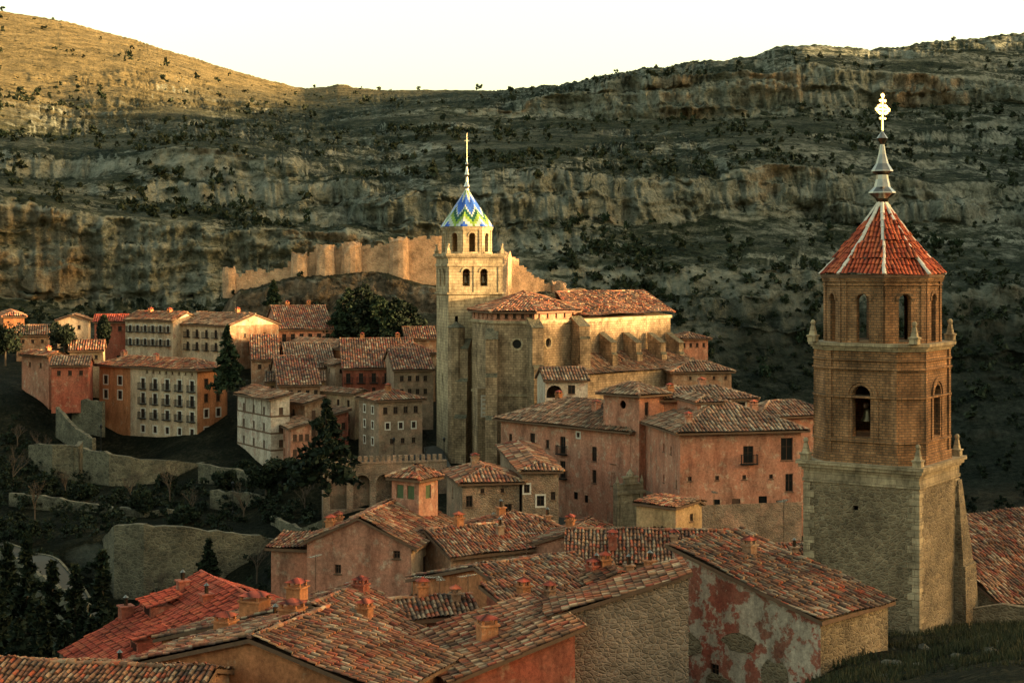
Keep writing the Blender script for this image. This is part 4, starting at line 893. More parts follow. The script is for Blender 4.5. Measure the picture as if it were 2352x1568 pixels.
house('pink lean-to house with tile roof',uC=706,d=121,uL=642,uR=735,a=76,ve=1262,vb=1360,roof='s-x',mat='pink',tile='tile',p=.2,oh=.4,lod=0)
house('square pink lookout cupola with pyramid tile roof',xy=(bx(962,126),126),WD=(2.5,2.8),a=55,zE=lz(1100,126),zB=lz(1165,126),roof='hip',mat='pink',tile='tile',p=.55,oh=.35,lod=0,left=[(.3,.7,2,[.6],.75,1.1,'g')],front=[(.5,.5,1,[.6],.7,1.1,'g')],name='cupola',cat='rooftop tower')
house('small yellow plaster house with gable roof',uC=1552,d=140,uL=1462,uR=1612,a=48,ve=1168,vb=1240,roof='gy',mat='yellow',tile='tile',p=.45,oh=.3,lod=0,rf=.85,front=[(.6,.6,1,[.7,2.2],.5,.7,'d')])
for (x,y,W,D,a,zE,rf,mt,tl,lb) in [(-4.6,118,7,8,30,-21.6,'gx','brown','tile','small brown house with sagging tile roof'),(.8,122,7,7,-20,-21.6,'gy','pink','tiled','small pink house with dark tile roof'),(-2.5,128,9,8,25,-22.2,'hip','brown','tile','small house with patched tile roof'),(-1.5,104,6,7,10,-22.3,'gx','orange','tile','low orange house among crowded roofs'),(-8.5,101,5,5,-30,-23.6,'gy','red','tiled','low red house among crowded roofs'),(-3.5,140,7,7,15,-25.0,'gx','pink','tile','small house below the pink mansion'),(16,118,8,8,10,-23,'gx','brown','tiled','brown house beside the bell tower'),(-3.4,108,4.5,4,12,-22.9,'s-y','orange','tile','tiny orange lean-to between taller houses'),(4.6,103,5,4.5,20,-21.3,'gy','red','tiled','small red plaster house with dark tiles'),(-12.5,104,5,4,-15,-24.6,'hip','brown','tile','small brown house with hipped tile roof'),(-1.2,98.5,4,3.6,-35,-21.6,'s-y','red','tiled','little red shed roof among larger roofs'),(9.2,104.5,5,4,40,-21.4,'gx','brown','tile','small gabled outbuilding with rough tiles'),(5.0,97.5,3.4,3,15,-19.6,'gy','orange','tiled','raised orange rooftop room with dark tiles'),(-6.6,90.5,4.6,4,14,-20.2,'gx','pink','tiled','small pink gabled rooftop room'),(-15.6,87.4,4.4,3.4,-22,-20.9,'s-y','orange','tiled','orange lean-to with dark tiles beside a chimney'),(.6,88.4,3.6,3.2,40,-19.6,'s-y','red','tile','small red lean-to against the cobbled house')]:
    house(lb,xy=(x,y),WD=(W,D),a=a,zE=zE,zB=zE-5,roof=rf,mat=mt,tile=tl,p=.34,oh=.35,lod=0,chim=[(.4,.5,.7,.6,'orange',R.randint(0,1)),(.8,.3,.6,.5,'brown',R.randint(0,1))],front=[(.5,.5,1,[.7],.6,.7,'d')])
house('stone house with broad red tile roof beside the tower',xy=(33.2,106),WD=(14,11),a=20,zE=lz(1395,106)+.2,zB=-27,roof='s-y',mat='stone',tile='tile',p=.36,oh=.4,lod=0)
L1='tall orange and cream tenement with white framed windows'
house(L1,uC=453,d=250,uL=228,uR=522,a=55,ve=848,vb=1060,roof='hip',mat='cream',fmat='orange',lsplit=.33,tile='tile',p=.36,oh=.7,cornice=True,
 left=[(.07,.22,2,[1.8,4.2],1.0,1.4,'w'),(.46,.95,5,[1.9],.9,1.7,'wb'),(.46,.95,5,[4.3],.9,1.7,'wb'),(.46,.95,5,[6.9],.9,1.5,'wb'),(.46,.95,5,[9.6],.8,1.1,'w'),(.5,.95,8,[.6],.35,.4,'d')],
 front=[(.3,.7,2,[1.6,4.0],.9,1.4,'d'),(.3,.7,2,[6.5,9.4],.9,1.3,'w')],chim=[(.5,.9,.9,.8,'pink'),(.3,.5,.8,.7,'pink')],name='tenement',cat='tenement house')
hs=[
('white half timbered house with brown beams',dict(uC=622,d=232,uL=545,uR=652,a=32,ve=918,vb=1085,roof='s-x',mat='white',p=.22,left=[(.2,.8,3,[1.2,3.6,6.2],.8,1.2,'s')],front=[(.4,.7,1,[1.2,3.8,6],.7,1.1,'s')])),
('narrow pink house with wooden balconies',dict(uC=700,d=236,uL=648,uR=724,a=35,ve=928,vb=1062,roof='s-x',mat='brown',p=.25,left=[(.5,.5,1,[1.0,3.4,5.8],.9,1.6,'b')],front=[(.5,.5,1,[1.0,3.4,5.8],.7,1.5,'s')])),
('brown plaster house with tiled roof',dict(uC=815,d=246,uL=716,uR=840,a=50,ve=905,vb=1045,roof='gy',mat='tan',p=.3,left=[(.15,.85,4,[1.0,3.2,5.5],.6,1.1,'d')])),
('large brown and stone house on the square with hip roof',dict(uC=870,d=228,uL=824,uR=970,a=28,ve=920,vb=1060,roof='hip',mat='stonep',tile='tile',p=.34,left=[(.3,.7,2,[1.0,3.2,5.6],.7,1.0,'w')],front=[(.15,.85,4,[1.0],.7,1.0,'d'),(.2,.8,3,[3.3],.6,.9,'w'),(.3,.8,3,[5.6],.6,.8,'d')],chim=[(.4,.4,.7)])),
('red plaster row house with shuttered windows',dict(uC=788,d=262,uL=764,uR=958,a=8,ve=846,vb=920,roof='gx',mat='red',tile='tile',p=.36,front=[(.07,.93,6,[.8],.75,1.6,'b'),(.07,.93,6,[3.2],.6,.9,'d')],chim=[(.3,.5,.6),(.8,.5,.6)])),
('ochre house with shallow tile roof',dict(uC=612,d=256,uL=590,uR=745,a=8,ve=876,vb=925,roof='gx',mat='yellow',p=.3,front=[(.1,.9,5,[.7],.6,.8,'d')])),
('orange house with gabled end',dict(uC=795,d=276,uL=650,uR=876,a=42,ve=802,vb=860,roof='gy',mat='orange',p=.3,left=[(.2,.8,4,[.8],.6,.8,'d')],front=[(.5,.5,1,[1.2],.6,.8,'d')])),
('pink house with loggia balcony and red tile roof',dict(uC=640,d=296,uL=598,uR=765,a=15,ve=757,vb=820,roof='gx',mat='pink',tile='tile',p=.34,front=[(.1,.9,6,[.8],.8,1.6,'b')],left=[(.5,.5,1,[1],.6,.9,'d')],chim=[(.3,.5,.6),(.7,.5,.6)])),
('cream plaster house with balconied windows',dict(uC=397,d=290,uL=288,uR=460,a=58,ve=736,vb=810,roof='gy',mat='cream',tile='tile',p=.36,left=[(.1,.9,6,[1.0,3.5],.7,1.2,'wb')],chim=[(.4,.3,.6),(.4,.7,.6)])),
('long cream house with dark shutters and brown gable',dict(uC=528,d=283,uL=400,uR=640,a=50,ve=748,vb=815,roof='gy',mat='cream',fmat='brown',p=.32,left=[(.08,.92,6,[.9,3.2],.8,1.4,'b')],front=[(.3,.7,2,[1.5],.5,.7,'d')],chim=[(.5,.3,.7)])),
('red plaster house with red tile roof',dict(uC=217,d=300,uL=203,uR=290,a=10,ve=740,vb=800,roof='gx',mat='red',tile='tiler',p=.3,front=[(.2,.8,3,[.8],.7,.9,'d')])),
('pale house with white gable',dict(uC=132,d=320,uL=120,uR=203,a=12,ve=737,vb=790,roof='gy',mat='cream',p=.35,front=[(.3,.7,2,[.9],.6,.8,'d')])),
('pale pink house above the terraces',dict(uC=112,d=262,uL=50,uR=140,a=50,ve=818,vb=890,roof='gy',mat='pink',tile='tile',p=.35,left=[(.3,.7,2,[1.2],.6,.8,'d')],chim=[(.5,.3,.6)])),
('deep red plaster house',dict(uC=118,d=254,uL=110,uR=203,a=10,ve=840,vb=892,roof='gx',mat='red',tile='tileo',p=.3,front=[(.2,.8,3,[.8],.6,.8,'d')])),
('pink house with narrow windows',dict(uC=160,d=268,uL=150,uR=236,a=12,ve=805,vb=860,roof='gx',mat='tan',tile='tile',p=.35,front=[(.2,.8,3,[.8],.5,.7,'d')])),
('orange house with steep hip roof',dict(uC=8,d=312,uL=-30,uR=56,a=20,ve=727,vb=780,roof='hip',mat='orange',tile='tile',p=.36)),
('brown house with broad roof',dict(uC=38,d=292,uL=-10,uR=112,a=15,ve=770,vb=820,roof='gx',mat='brown',tile='tileo',p=.4,front=[(.2,.8,3,[.8],.5,.7,'d')])),
('brown house tucked beneath the cathedral',dict(uC=892,d=268,uL=880,uR=1000,a=10,ve=812,vb=870,roof='hip',mat='tan',tile='tile',p=.4,front=[(.2,.8,4,[.8],.5,.8,'d')])),
('small red roofed house near the pines',dict(uC=932,d=292,uL=920,uR=1002,a=10,ve=778,vb=830,roof='gx',mat='brown',tile='tile',p=.4)),
('brown house with flat front beside the tall fir',dict(uC=578,d=270,uL=570,uR=640,a=10,ve=826,vb=885,roof='gx',mat='brown',tile='tile',p=.3,front=[(.3,.7,2,[.8],.6,.8,'d')])),
('plain ochre house with olive tiles',dict(uC=660,d=268,uL=640,uR=770,a=12,ve=845,vb=900,roof='gx',mat='tan',tile='tileo',p=.3,front=[(.2,.8,3,[.6],.5,.7,'d')])),
('pink annex house behind the nave',dict(uC=1562,d=262,uL=1536,uR=1626,a=10,ve=778,vb=850,roof='hip',mat='pink',tile='tileo',p=.3,front=[(.15,.85,4,[.7],.45,.7,'d')])),
('house with olive tile roof beside the chapels',dict(uC=1545,d=236,uL=1525,uR=1680,a=8,ve=854,vb=930,roof='hip',mat='brown',tile='tileo',p=.35,front=[(.3,.9,4,[.7],.4,.5,'d')])),
('cream loggia house with arched opening',dict(uC=1252,d=212,uL=1243,uR=1350,a=8,ve=873,vb=950,roof='gx',mat='white',tile='tileo',p=.38,front=[(.22,.22,1,[.7],2.2,1.7,'n','a'),(.62,.62,1,[.7],1.0,1.2,'d')])),
('narrow pink house behind the square',dict(uC=640,d=248,uL=600,uR=735,a=12,ve=885,vb=960,roof='gx',mat='brown',tile='tile',p=.32,front=[(.1,.9,5,[.8],.6,1.0,'d')])),
('brown stone house against the cathedral tower',dict(uC=905,d=250,uL=880,uR=995,a=10,ve=850,vb=930,roof='gx',mat='stonep',tile='tile',p=.3,front=[(.2,.8,4,[.9,3.0],.6,.9,'d')])),
('red brown house stepping down the slope',dict(uC=745,d=240,uL=712,uR=800,a=25,ve=960,vb=1070,roof='s-x',mat='red',tile='tileo',p=.25,front=[(.2,.8,3,[.8,3.2],.6,1.1,'d')],left=[(.5,.5,1,[1,3.4],.6,1.0,'d')])),
('pink terrace house with wooden gallery',dict(uC=668,d=228,uL=640,uR=712,a=20,ve=985,vb=1075,roof='s-x',mat='pink',tile='tileo',p=.25,front=[(.2,.8,3,[.8,3.0],.6,1.0,'s')],left=[(.5,.5,1,[1,3.2],.6,1.0,'d')])),
('low pink house tucked behind the timbered house',dict(uC=590,d=244,uL=560,uR=640,a=25,ve=902,vb=960,roof='gy',mat='pink',tile='tile',p=.3,front=[(.2,.8,3,[.6],.5,.8,'d')])),
('small brown house above the red row',dict(uC=838,d=284,uL=815,uR=892,a=20,ve=824,vb=870,roof='gy',mat='brown',tile='tile',p=.32,front=[(.3,.7,2,[.7],.5,.7,'d')])),
('small cream house squeezed between tiled roofs',dict(uC=770,d=266,uL=742,uR=815,a=30,ve=838,vb=880,roof='gy',mat='cream',tile='tileo',p=.3,left=[(.5,.5,1,[.7],.5,.7,'d')],front=[(.3,.7,2,[.7],.5,.7,'d')])),
]
for lb,kw in hs: house(lb,**kw)
T,ro,W,D,H,fz=HS['white half timbered house with brown beams']
mb=MB()
for z in(H-2.6,H-5.1,H-7.6): mb.box(-.06,-.005,0,D,z,z+.22,0);mb.box(0,W,-.06,-.005,z,z+.22,0)
for k in range(5): y=.1+(D-.3)*k/4; mb.box(-.05,-.004,y,y+.18,H-2.37,H-.1,0)
mb.obj('timber_beam',['timber'],T)
T=thing('stone_portal','carved sandstone portal with round arched wooden door','portal',(bx(1418,178),178,lz(1222,178)),math.radians(25))
mb=MB();g_,fr=panel(mb,(0,0),(3.4,0),0,5.4,[(1.7,.06,1.7,3.4,'a')],0,.4);mb.prism([(3.4,0),(3.4,1),(0,1),(0,0.001)],0,5.4,0,True,False)
arch_trim(mb,fr[0],fr[1],1.7,.06+3.4-.85,.87,1.2,.12)
for x in(.25,2.85): mb.box(x,x+.35,-.25,-.01,0,4.3,0)
mb.box(-.15,3.55,-.35,-.01,4.3,4.65,0);mb.box(.9,2.5,-.2,.3,5.402,6.1,0);mb.box(.7,2.7,-.28,.35,6.102,6.3,0)
mb.lathe([(.0,6.3),(.5,6.3),(.45,6.6),(.2,6.9),(.1,7.1),(0,7.15)],1.7,.05,8,0)
for x in(.1,3.3): mb.lathe([(.22,5.4),(.25,5.6),(.12,6.0),(.05,6.3),(0,6.35)],x,.2,8,0)
mb.obj('arch',['quoin'],T);mb=MB();mb.box(.87,2.53,.3,.38,.02,3.35,0);mb.obj('door',['wood'],T)
T=thing('arcade_wall','crenellated stone arcade wall carrying the square','arcade',(bx(742,194),194,lz(1175,194)),math.radians(14))
L=15.6;mb=MB();hz=lz(1068,194)-lz(1175,194)
g_,fr=panel(mb,(0,0),(L,0),-3,hz,[(1.9+i*2.9,.2,2.1,4.2,'a') for i in range(5)],0,1.2)
for i in range(5): arch_trim(mb,fr[0],fr[1],1.9+i*2.9,4.4-1.05,1.07,1.4,.08,0)
mb.box(0,L,1.2,1.3,-3,hz,0)
mb.face([(0,1.3,-3),(0,0,-3),(0,0,hz),(0,1.3,hz)],0);mb.box(-.1,L,-.12,.6,hz+.002,hz+.22,0)
for k in range(21): mb.box(k*.73,k*.73+.42,-.02,.45,hz+.222,hz+.95,0)
mb.obj('wall',['stonep'],T)
# castle walls
T=thing('castle_wall','ruined reddish stone castle wall with round towers on a crag','castle wall',(bx(700,338),338,0))
mb=MB();ox,oy=bx(700,338),338
pts=[(520,622,668,338),(555,632,668,338),(610,630,660,339),(650,616,655,339),(672,600,645,339),(700,588,640,339),(742,570,640,339),(780,568,636,339),(800,560,636,339),(850,566,640,339),(895,560,645,339),(912,551,655,339),(950,547,660,340),(1000,543,670,341),(1035,543,680,343)]
def wallseg(mb,A,B,th,m=0,cren=0):
    (u0,t0,b0,d0),(u1,t1,b1,d1)=A,B;a=Vector((bx(u0,d0)-ox,d0-oy));b=Vector((bx(u1,d1)-ox,d1-oy));dx=(b-a).normalized();n=Vector((dx.y,-dx.x))
    z=[lz(t0,d0),lz(t1,d1)];w=[lz(b0,d0)-1.5,lz(b1,d1)-1.5]
    N=max(1,int((b-a).length/.8));rr=0
    for k in range(N):
        p=a.lerp(b,k/N);q=a.lerp(b,(k+1)/N);rr=rr*.65+R.uniform(-.45,.35);zt=z[0]+(z[1]-z[0])*(k+.5)/N+rr+(cren if k%3 else 0);zb_=min(w)
        qq=[p,q,q-n*th,p-n*th];mb.prism([tuple(c) for c in qq],zb_,zt,m,True,False)
for i in range(len(pts)-1): wallseg(mb,pts[i],pts[i+1],1.2,0,.5)
wallseg(mb,(1150,575,690,320),(1192,600,690,323),1.2);wallseg(mb,(1192,604,690,323),(1215,624,690,326),1.2);wallseg(mb,(1215,627,695,326),(1250,646,700,330),1.2);wallseg(mb,(1250,648,700,330),(1345,664,700,336),1.0)
mb.obj('curtain_wall',['castle'],T)
for u,t,b,d,r in((527,614,668,338.3,1.4),(687,580,644,338.6,1.8),(748,561,640,338.7,2.0),(806,555,638,338.7,2.1),(915,545,650,338.7,2.0),(1160,577,690,319,1.3),(1285,646,700,331,1.5)):
    mb=MB();z1=lz(t,d);z0=lz(b,d)-1.5;K=12
    mb.lathe([(r*1.12,z0),(r*1.04,z1-3),(r,z1-1.4),(r*1.0,z1),(r*.72,z1),(r*.72,z1-.8),(0,z1-.8)],bx(u,d)-ox,d-oy,K,0)
    mb.v=[(x+R.uniform(-.2,.2),y+R.uniform(-.15,.15),z+(R.uniform(-1.0,.25) if z>z1-.1 else 0)) for x,y,z in mb.v]
    mb.obj('round_tower',['castle'],T)
def rwall(label,pts,th=.7,mat='oldstone',name='retaining_wall'):
    xs=[(bx(u,d),d,lz(t,d),lz(b,d)) for u,d,t,b in pts];o=xs[0];T=MB()
    fine=[]
    for p,q in zip(xs,xs[1:]):
        n=max(1,int(math.dist(p[:2],q[:2])/1.0))
        for k in range(n): t=k/n;fine.append([p[i]*(1-t)+q[i]*t for i in range(4)])
    fine.append(list(xs[-1]))
    for f in fine: f[2]+=R.uniform(-.18,.18)
    for (x0,y0,t0,b0),(x1,y1,t1,b1) in zip(fine,fine[1:]):
        a=Vector((x0-o[0],y0-o[1]));b=Vector((x1-o[0],y1-o[1]));dx=(b-a).normalized();n=Vector((-dx.y,dx.x))*th;z=o[3]
        F_=[(*a,b0-z-2),(*b,b1-z-2),(*b,t1-z),(*a,t0-z)];K_=[(*(a+n),b0-z-2),(*(b+n),b1-z-2),(*(b+n),t1-z),(*(a+n),t0-z)]
        T.face(F_);T.face([F_[3],F_[2],K_[2],K_[3]]);T.face(K_[::-1])
    T.face([K_[1],K_[2],F_[2],F_[1]])
    ob=T.obj(name,[mat]);ob.location=(o[0],o[1],o[3]);tag(ob,label,'wall')
rwall('long curved rubble retaining wall below the road',[(235,192,1240,1335),(262,186,1203,1340),(330,185,1207,1345),(420,186,1212,1345),(520,188,1222,1345),(600,190,1232,1345),(650,192,1240,1340),(670,197,1235,1310)],1.0,'oldstone')
rwall('pale stone terrace wall under the tenement',[(190,233,1030,1080),(250,230,1040,1100),(300,230,1052,1112),(380,231,1058,1112),(470,236,1062,1110)],.7)
rwall('short stone terrace wall with capping',[(65,237,1020,1072),(120,233,1022,1078),(180,233,1022,1082),(190,240,1015,1070)],.7)
rwall('stepped stone wall beside the stairway',[(128,250,935,975),(150,247,958,990),(175,244,985,1010),(212,240,1008,1040)],.6)
rwall('rubble wall under the garden',[(482,208,1125,1160),(560,206,1132,1170),(640,204,1146,1180),(672,203,1150,1190)],.6)
rwall('stone parapet wall by the lower stairway',[(622,196,1185,1230),(650,192,1195,1245),(690,188,1215,1260),(740,186,1190,1250)],.5)
rwall('stone wall beneath the village houses',[(165,256,915,960),(235,252,922,975)],.6)
rwall('mossy stone terrace wall on the dark bank',[(20,215,1130,1160),(110,212,1140,1172),(230,208,1160,1190),(330,205,1172,1200),(440,206,1168,1195)],.6)
rwall('dark rubble terrace wall under the timbered house',[(455,226,1062,1112),(540,222,1078,1120),(600,218,1090,1128),(690,214,1100,1140)],.6)
rwall('low parapet wall along the valley road',[(0,180,1262,1300),(60,172,1300,1340),(130,162,1345,1385),(200,150,1390,1440)],.4)
rwall('rubble wall at the grassy slope beside the tower',[(2235,104,1395,1440),(2300,103,1392,1440),(2400,102,1388,1440)],.6,'stone')
g=G('paving',.9);v=g.co('Object',False);g.bump(g.noise(v,5,4),.3,.03);M['road']=g.col(g.mix(g.noise(v,.6,6,.7),(.04,.036,.028),(.09,.078,.058)))
def strip(name,pts,w,dz=.35):
    mb=MB();P=[]
    for k in range(len(pts)-1):
        (x0,y0),(x1,y1)=pts[k],pts[k+1]
        for j in range(8): t=j/8;P.append(Vector((x0+(x1-x0)*t,y0+(y1-y0)*t)))
    V_=[]
    for i,p in enumerate(P):
        q=P[min(i+1,len(P)-1)]-P[max(i-1,0)];q.normalize();n=Vector((-q.y,q.x))
        zc=max(ground(*(p+n*w/2*s)) for s in(-1,0,1))+dz
        for s in(-1,1): e=p+n*w/2*s;V_.append((e.x,e.y,zc))
    mb.add(V_,[(2*i,2*i+1,2*i+3,2*i+2) for i in range(len(P)-1)],None,0)
    for i in range(len(P)-1):
        for s in(0,1):
            a=V_[2*i+s];b=V_[2*i+2+s];mb.face([a,b,(b[0],b[1],b[2]-2),(a[0],a[1],a[2]-2)],1)
            dxy=Vector((a[0],a[1]))-P[i];k=1-.3/(w/2);a2=(P[i].x+dxy.x*k,P[i].y+dxy.y*k,a[2]+.12);dxy=Vector((b[0],b[1]))-P[i+1];b2=(P[i+1].x+dxy.x*k,P[i+1].y+dxy.y*k,b[2]+.12)
            mb.face([(a[0],a[1],a[2]+.12),(b[0],b[1],b[2]+.12),b2,a2],1);mb.face([a2,b2,(b2[0],b2[1],b2[2]-.12),(a2[0],a2[1],a2[2]-.12)],1)
    o=mb.obj(name,['road','oldstone']);o['kind']='structure';return o
strip('road',[(bx(-60,196),196),(bx(60,186),186),(bx(130,176),176),(bx(210,160),160),(bx(260,140),140)],6)
strip('street',[(bx(1390,150),150),(bx(1350,170),170),(bx(1325,184),184),(bx(1290,195),195)],7,.25)
mb=MB();zq=lz(1072,222);q=[(bx(u,d),d,zq) for u,d in((745,198),(1045,214),(1010,252),(940,247),(835,229),(720,232))]
mb.face(q);mb.obj('plaza',['road'])['kind']='structure'
# ------------------------------------------------------------------ trees
for u,d,v,h,r in((800,305,752,8.5,4.2),(835,300,765,10.5,4.6),(872,298,765,8,4.6),(905,300,768,8,4.8),(945,305,765,6.5,4.2),(780,300,768,5.5,3.6),(628,325,690,5.2,2.4),(855,308,755,8,4.2),(925,308,760,7,4.2)):
    tree('p' if u!=628 else 'c',bx(u,d),d,h,r,'dark green pine tree below the castle crag',z=lz(v,d)-1,seed=u,group='pines below the castle',mat='leafd' if u%2 else 'leaf')
tree('c',bx(522,248),248,10.5,3.6,'tall bluish green fir beside the tenement',z=lz(900,248),name='fir_tree',seed=3)
tree('c',bx(748,176),176,10.2,5.2,'large spreading dark cedar in front of the arcade',z=lz(1125,176),name='cedar_tree',seed=4,mat='leafd')
tree('b',bx(612,205),205,5.2,2.6,'rounded dark evergreen bush below the white house',z=lz(1140,205),name='evergreen_tree',mat='leafd',seed=5)
tree('b',bx(148,272),272,5.5,3.4,'rounded dark evergreen tree among the houses',z=lz(810,272),name='evergreen_tree',mat='leafd')
tree('b',bx(12,262),262,7.5,3.8,'broad dark evergreen tree at the village edge',z=lz(840,262),name='evergreen_tree',mat='leafd')
tree('y',bx(238,285),285,5.6,1.2,'slender dark cypress between houses',z=lz(795,285),name='cypress_tree',mat='leafd')
for u,d,vt,h,r in((20,128,1255,17,3.8),(62,122,1240,17,3.8),(120,126,1290,15,3.8),(172,124,1300,15,3.4),(235,118,1268,16,3.2),(-10,115,1330,14,3.8),(95,112,1390,12,3.6),(150,108,1430,12,3.6),(210,110,1420,12,3.4),(40,105,1420,12,3.8),(265,122,1400,12,2.6),(0,140,1290,15,3.4),(185,132,1380,12,3.0)):
    tree('c',bx(u,d),d,h,r,'dark spruce tree in the shaded valley',z=lz(vt,d)-h,name='spruce_tree',seed=u+9,group='spruces in the valley',mat='leafd')
tree('c',bx(480,178),178,5.2,1.9,'small spruce in front of the curved wall',z=lz(1345,178),name='spruce_tree',seed=8,mat='leafd')
for k,(u,d) in enumerate(((40,246),(95,240),(30,226),(150,222),(300,214),(390,212),(440,205),(560,200),(360,176),(420,178),(590,178),(80,205),(975,232),(700,198))): bare_tree(bx(u,d),d,4.6+(k%3),k)
for k,(u,d,h,r) in enumerate(((100,220,3,2),(200,214,2.6,1.8),(330,206,2.8,2.0),(430,200,2.4,1.6),(520,216,3,2),(60,196,2.6,1.9),(650,208,3.4,2.1),(700,204,3.6,2.2),(560,226,2.6,1.8),(380,222,2.2,1.6))):
    tree('b',bx(u,d),d,h+.6,r,'dark evergreen bush on the terraced bank',name='evergreen_tree',mat='leafd',seed=k+30,group='dark bushes on the terraces')
und=[];rs=np.random.RandomState(77)
for k in range(950):
    u=rs.uniform(-60,760);d=rs.uniform(140,256)
    x,y=bx(u,d),d
    if 178<d<194 and 225<u<690 and rs.rand()<.85: continue
    if d>198 and u>700: continue
    if d>226 and u>200: continue
    s=rs.uniform(.4,1.5);P=blob_pts(s,s*.8,rs,5,18)+np.array([x,y,ground(x,y)-.1]);und.append(quads(P,.24,rs))
for k in range(700):
    u=rs.uniform(1500,2500);d=rs.uniform(235,430);x,y=bx(u,d),d;s=rs.uniform(.6,1.9);P=blob_pts(s,s*.9,rs,5,16)+np.array([x,y,ground(x,y)-.3]);und.append(quads(P,.42,rs))
for k in range(330):
    u=rs.uniform(-50,1000);d=rs.uniform(296,420);x,y=bx(u,d),d
    if 318<d<356 and u>480 and rs.rand()<.75: continue
    s=rs.uniform(.6,1.5);P=blob_pts(s,s*.9,rs,5,16)+np.array([x,y,ground(x,y)-.3]);und.append(quads(P,.38,rs))
o=bpy.data.objects.new('undergrowth',qmesh('undergrowth',np.concatenate(und),['leafd']));COL.objects.link(o);o['kind']='stuff';o['label']='tangled dark undergrowth on shaded banks';o['category']='undergrowth'
n=30000;u=rs.uniform(1850,2480,n);d=rs.uniform(60,104,n);xs=(u-U0)/F*d;zs=np.array([ground(a,b) for a,b in zip(xs,d)])
pk=fbm(xs/2.5,d/2.5,3,5)>.45;xs=xs[pk];d=d[pk];zs=zs[pk];n=len(xs)
C=np.stack([xs,d,zs+.05],-1);ang=rs.rand(n)*6.28;hh=rs.uniform(.1,.45,n);dxv=np.stack([np.cos(ang)*.03,np.sin(ang)*.03,0*ang],-1);upv=np.stack([rs.normal(size=n)*.08,rs.normal(size=n)*.08,hh],-1)
V=np.stack([C-dxv,C+dxv,C+dxv*.3+upv,C-dxv*.3+upv],1).reshape(-1,3)
o=bpy.data.objects.new('grass',qmesh('grass',V,['grass']));COL.objects.link(o);o['kind']='stuff';o['label']='patchy dry green grass on the slope';o['category']='grass'
for k in range(26):
    u=R.uniform(1960,2350);d=R.uniform(62,90);x,y=bx(u,d),d;mb=MB();s=R.uniform(.12,.4);prof=[(0,-.3),(.8,-.2),(1.0,.15),(.7,.55),(.25,.7),(0,.72)]
    mb.lathe([(r*s,z*s) for r,z in prof],0,0,7,0);mb.v=[(a+R.uniform(-.22,.22)*s,b+R.uniform(-.22,.22)*s,c+R.uniform(-.15,.15)*s) for a,b,c in mb.v]
    ob=mb.obj('boulder',['rock']);ob.location=(x,y,ground(x,y)+.02);ob.rotation_euler[2]=k;tag(ob,'rough grey limestone boulder lying in the grass','rock','boulders on the grassy slope')
# ------------------------------------------------------------------ small things
def antenna(x,y,z,h=2.2,rot=0.3):
    T=thing('antenna','thin metal television antenna on a tiled roof','antenna',(x,y,z),rot,'television antennas on the roofs')
    mb=MB();mb.tube((0,0,-.5),(0,0,h),.03,0,5);mb.obj('mast',['silver'],T)
    mb=MB();mb.tube((-.7,0,h-.1),(.7,0,h-.1),.022,0,4)
    for k in range(8): mb.tube((-.65+k*.18,-.3+k*.015,h-.1),(-.65+k*.18,.3-k*.015,h-.1),.015,0,4)
    mb.obj('aerial',['silver'],T)
for x,y,z in((bx(725,110),110,lz(1345,110)),(bx(975,100),100,lz(1400,100)),(bx(1010,98),98,lz(1405,98)),(bx(1075,96),96,lz(1400,96)),(bx(1640,150),150,lz(1180,150)),(bx(1210,112),112,lz(1290,112)),(bx(1800,100),100,lz(1225,100)),(bx(540,280),280,lz(720,280))): antenna(x,y,z,2.2,R.uniform(0,3))
for u,d,v in((1003,96,1372),(797,108,1345)):
    T=thing('satellite_dish','small round grey satellite dish on a roof pole','satellite dish',(bx(u,d),d,lz(v,d)-.8),.4,'satellite dishes on the roofs')
    mb=MB();mb.tube((0,0,-.6),(0,0,.8),.03,0,6);mb.obj('pole',['silver'],T)
    mb=MB();mb.lathe([(0,0),(.1,.01),(.2,.04),(.28,.08)],0,0,16,0);o=mb.obj('dish',['dish'],T,True);o.location=(0,-.1,.8);o.rotation_euler=(math.radians(70),0,0)
def lamp(x,y,z,h=3.6):
    T=thing('street_lamp','black iron street lamp with glass lantern','street lamp',(x,y,z),0,'iron street lamps')
    mb=MB();mb.lathe([(.16,0),(.14,.3),(.06,.45),(.045,h),(0,h)],0,0,8,0);mb.obj('post',['iron'],T)
    mb=MB();mb.lathe([(.1,h),(.2,h+.45),(.24,h+.47),(.05,h+.65),(0,h+.75)],0,0,6,0);mb.obj('lantern',['iron'],T)
for u,d,v in((232,232,1040),(327,222,1200),(535,204,1180),(1020,215,1075),(905,216,1075)): lamp(bx(u,d),d,lz(v,d))
T=thing('parked_car','dark blue hatchback car parked on the square','car',(bx(955,224),224,zq+.02),math.radians(20))
mb=MB();prof=[(-2.0,.35),(-2.05,.75),(-1.9,.95),(-1.2,1.0),(-.75,1.42),(.9,1.45),(1.55,1.05),(2.0,.95),(2.05,.4)]
def ext(mb,prof,y0,y1,m=0,tap=0):
    n=len(prof);V=[(x,y0+(tap if z>1.1 else 0),z) for x,z in prof]+[(x,y1-(tap if z>1.1 else 0),z) for x,z in prof]
    mb.add(V,[list(range(n)),list(range(n,2*n))[::-1]]+[(k,n+k,n+(k+1)%n,(k+1)%n) for k in range(n)],None,m)
ext(mb,prof,-.82,.82,0,.12);mb.obj('body',['paint'],T)
mb=MB();ext(mb,[(-1.05,1.03),(-.7,1.36),(.82,1.38),(1.3,1.06)],-.835,.835,0,.115);mb.obj('window',['glass'],T)
for x in(-1.3,1.3):
    for y in(-.8,.8):
        mb=MB();mb.tube((x,y-.1,.32),(x,y+.1,.32),.32,0,16);mb.tube((x,y-.11,.32),(x,y+.11,.32),.17,1,12);mb.obj('wheel',['tyre','silver'],T)
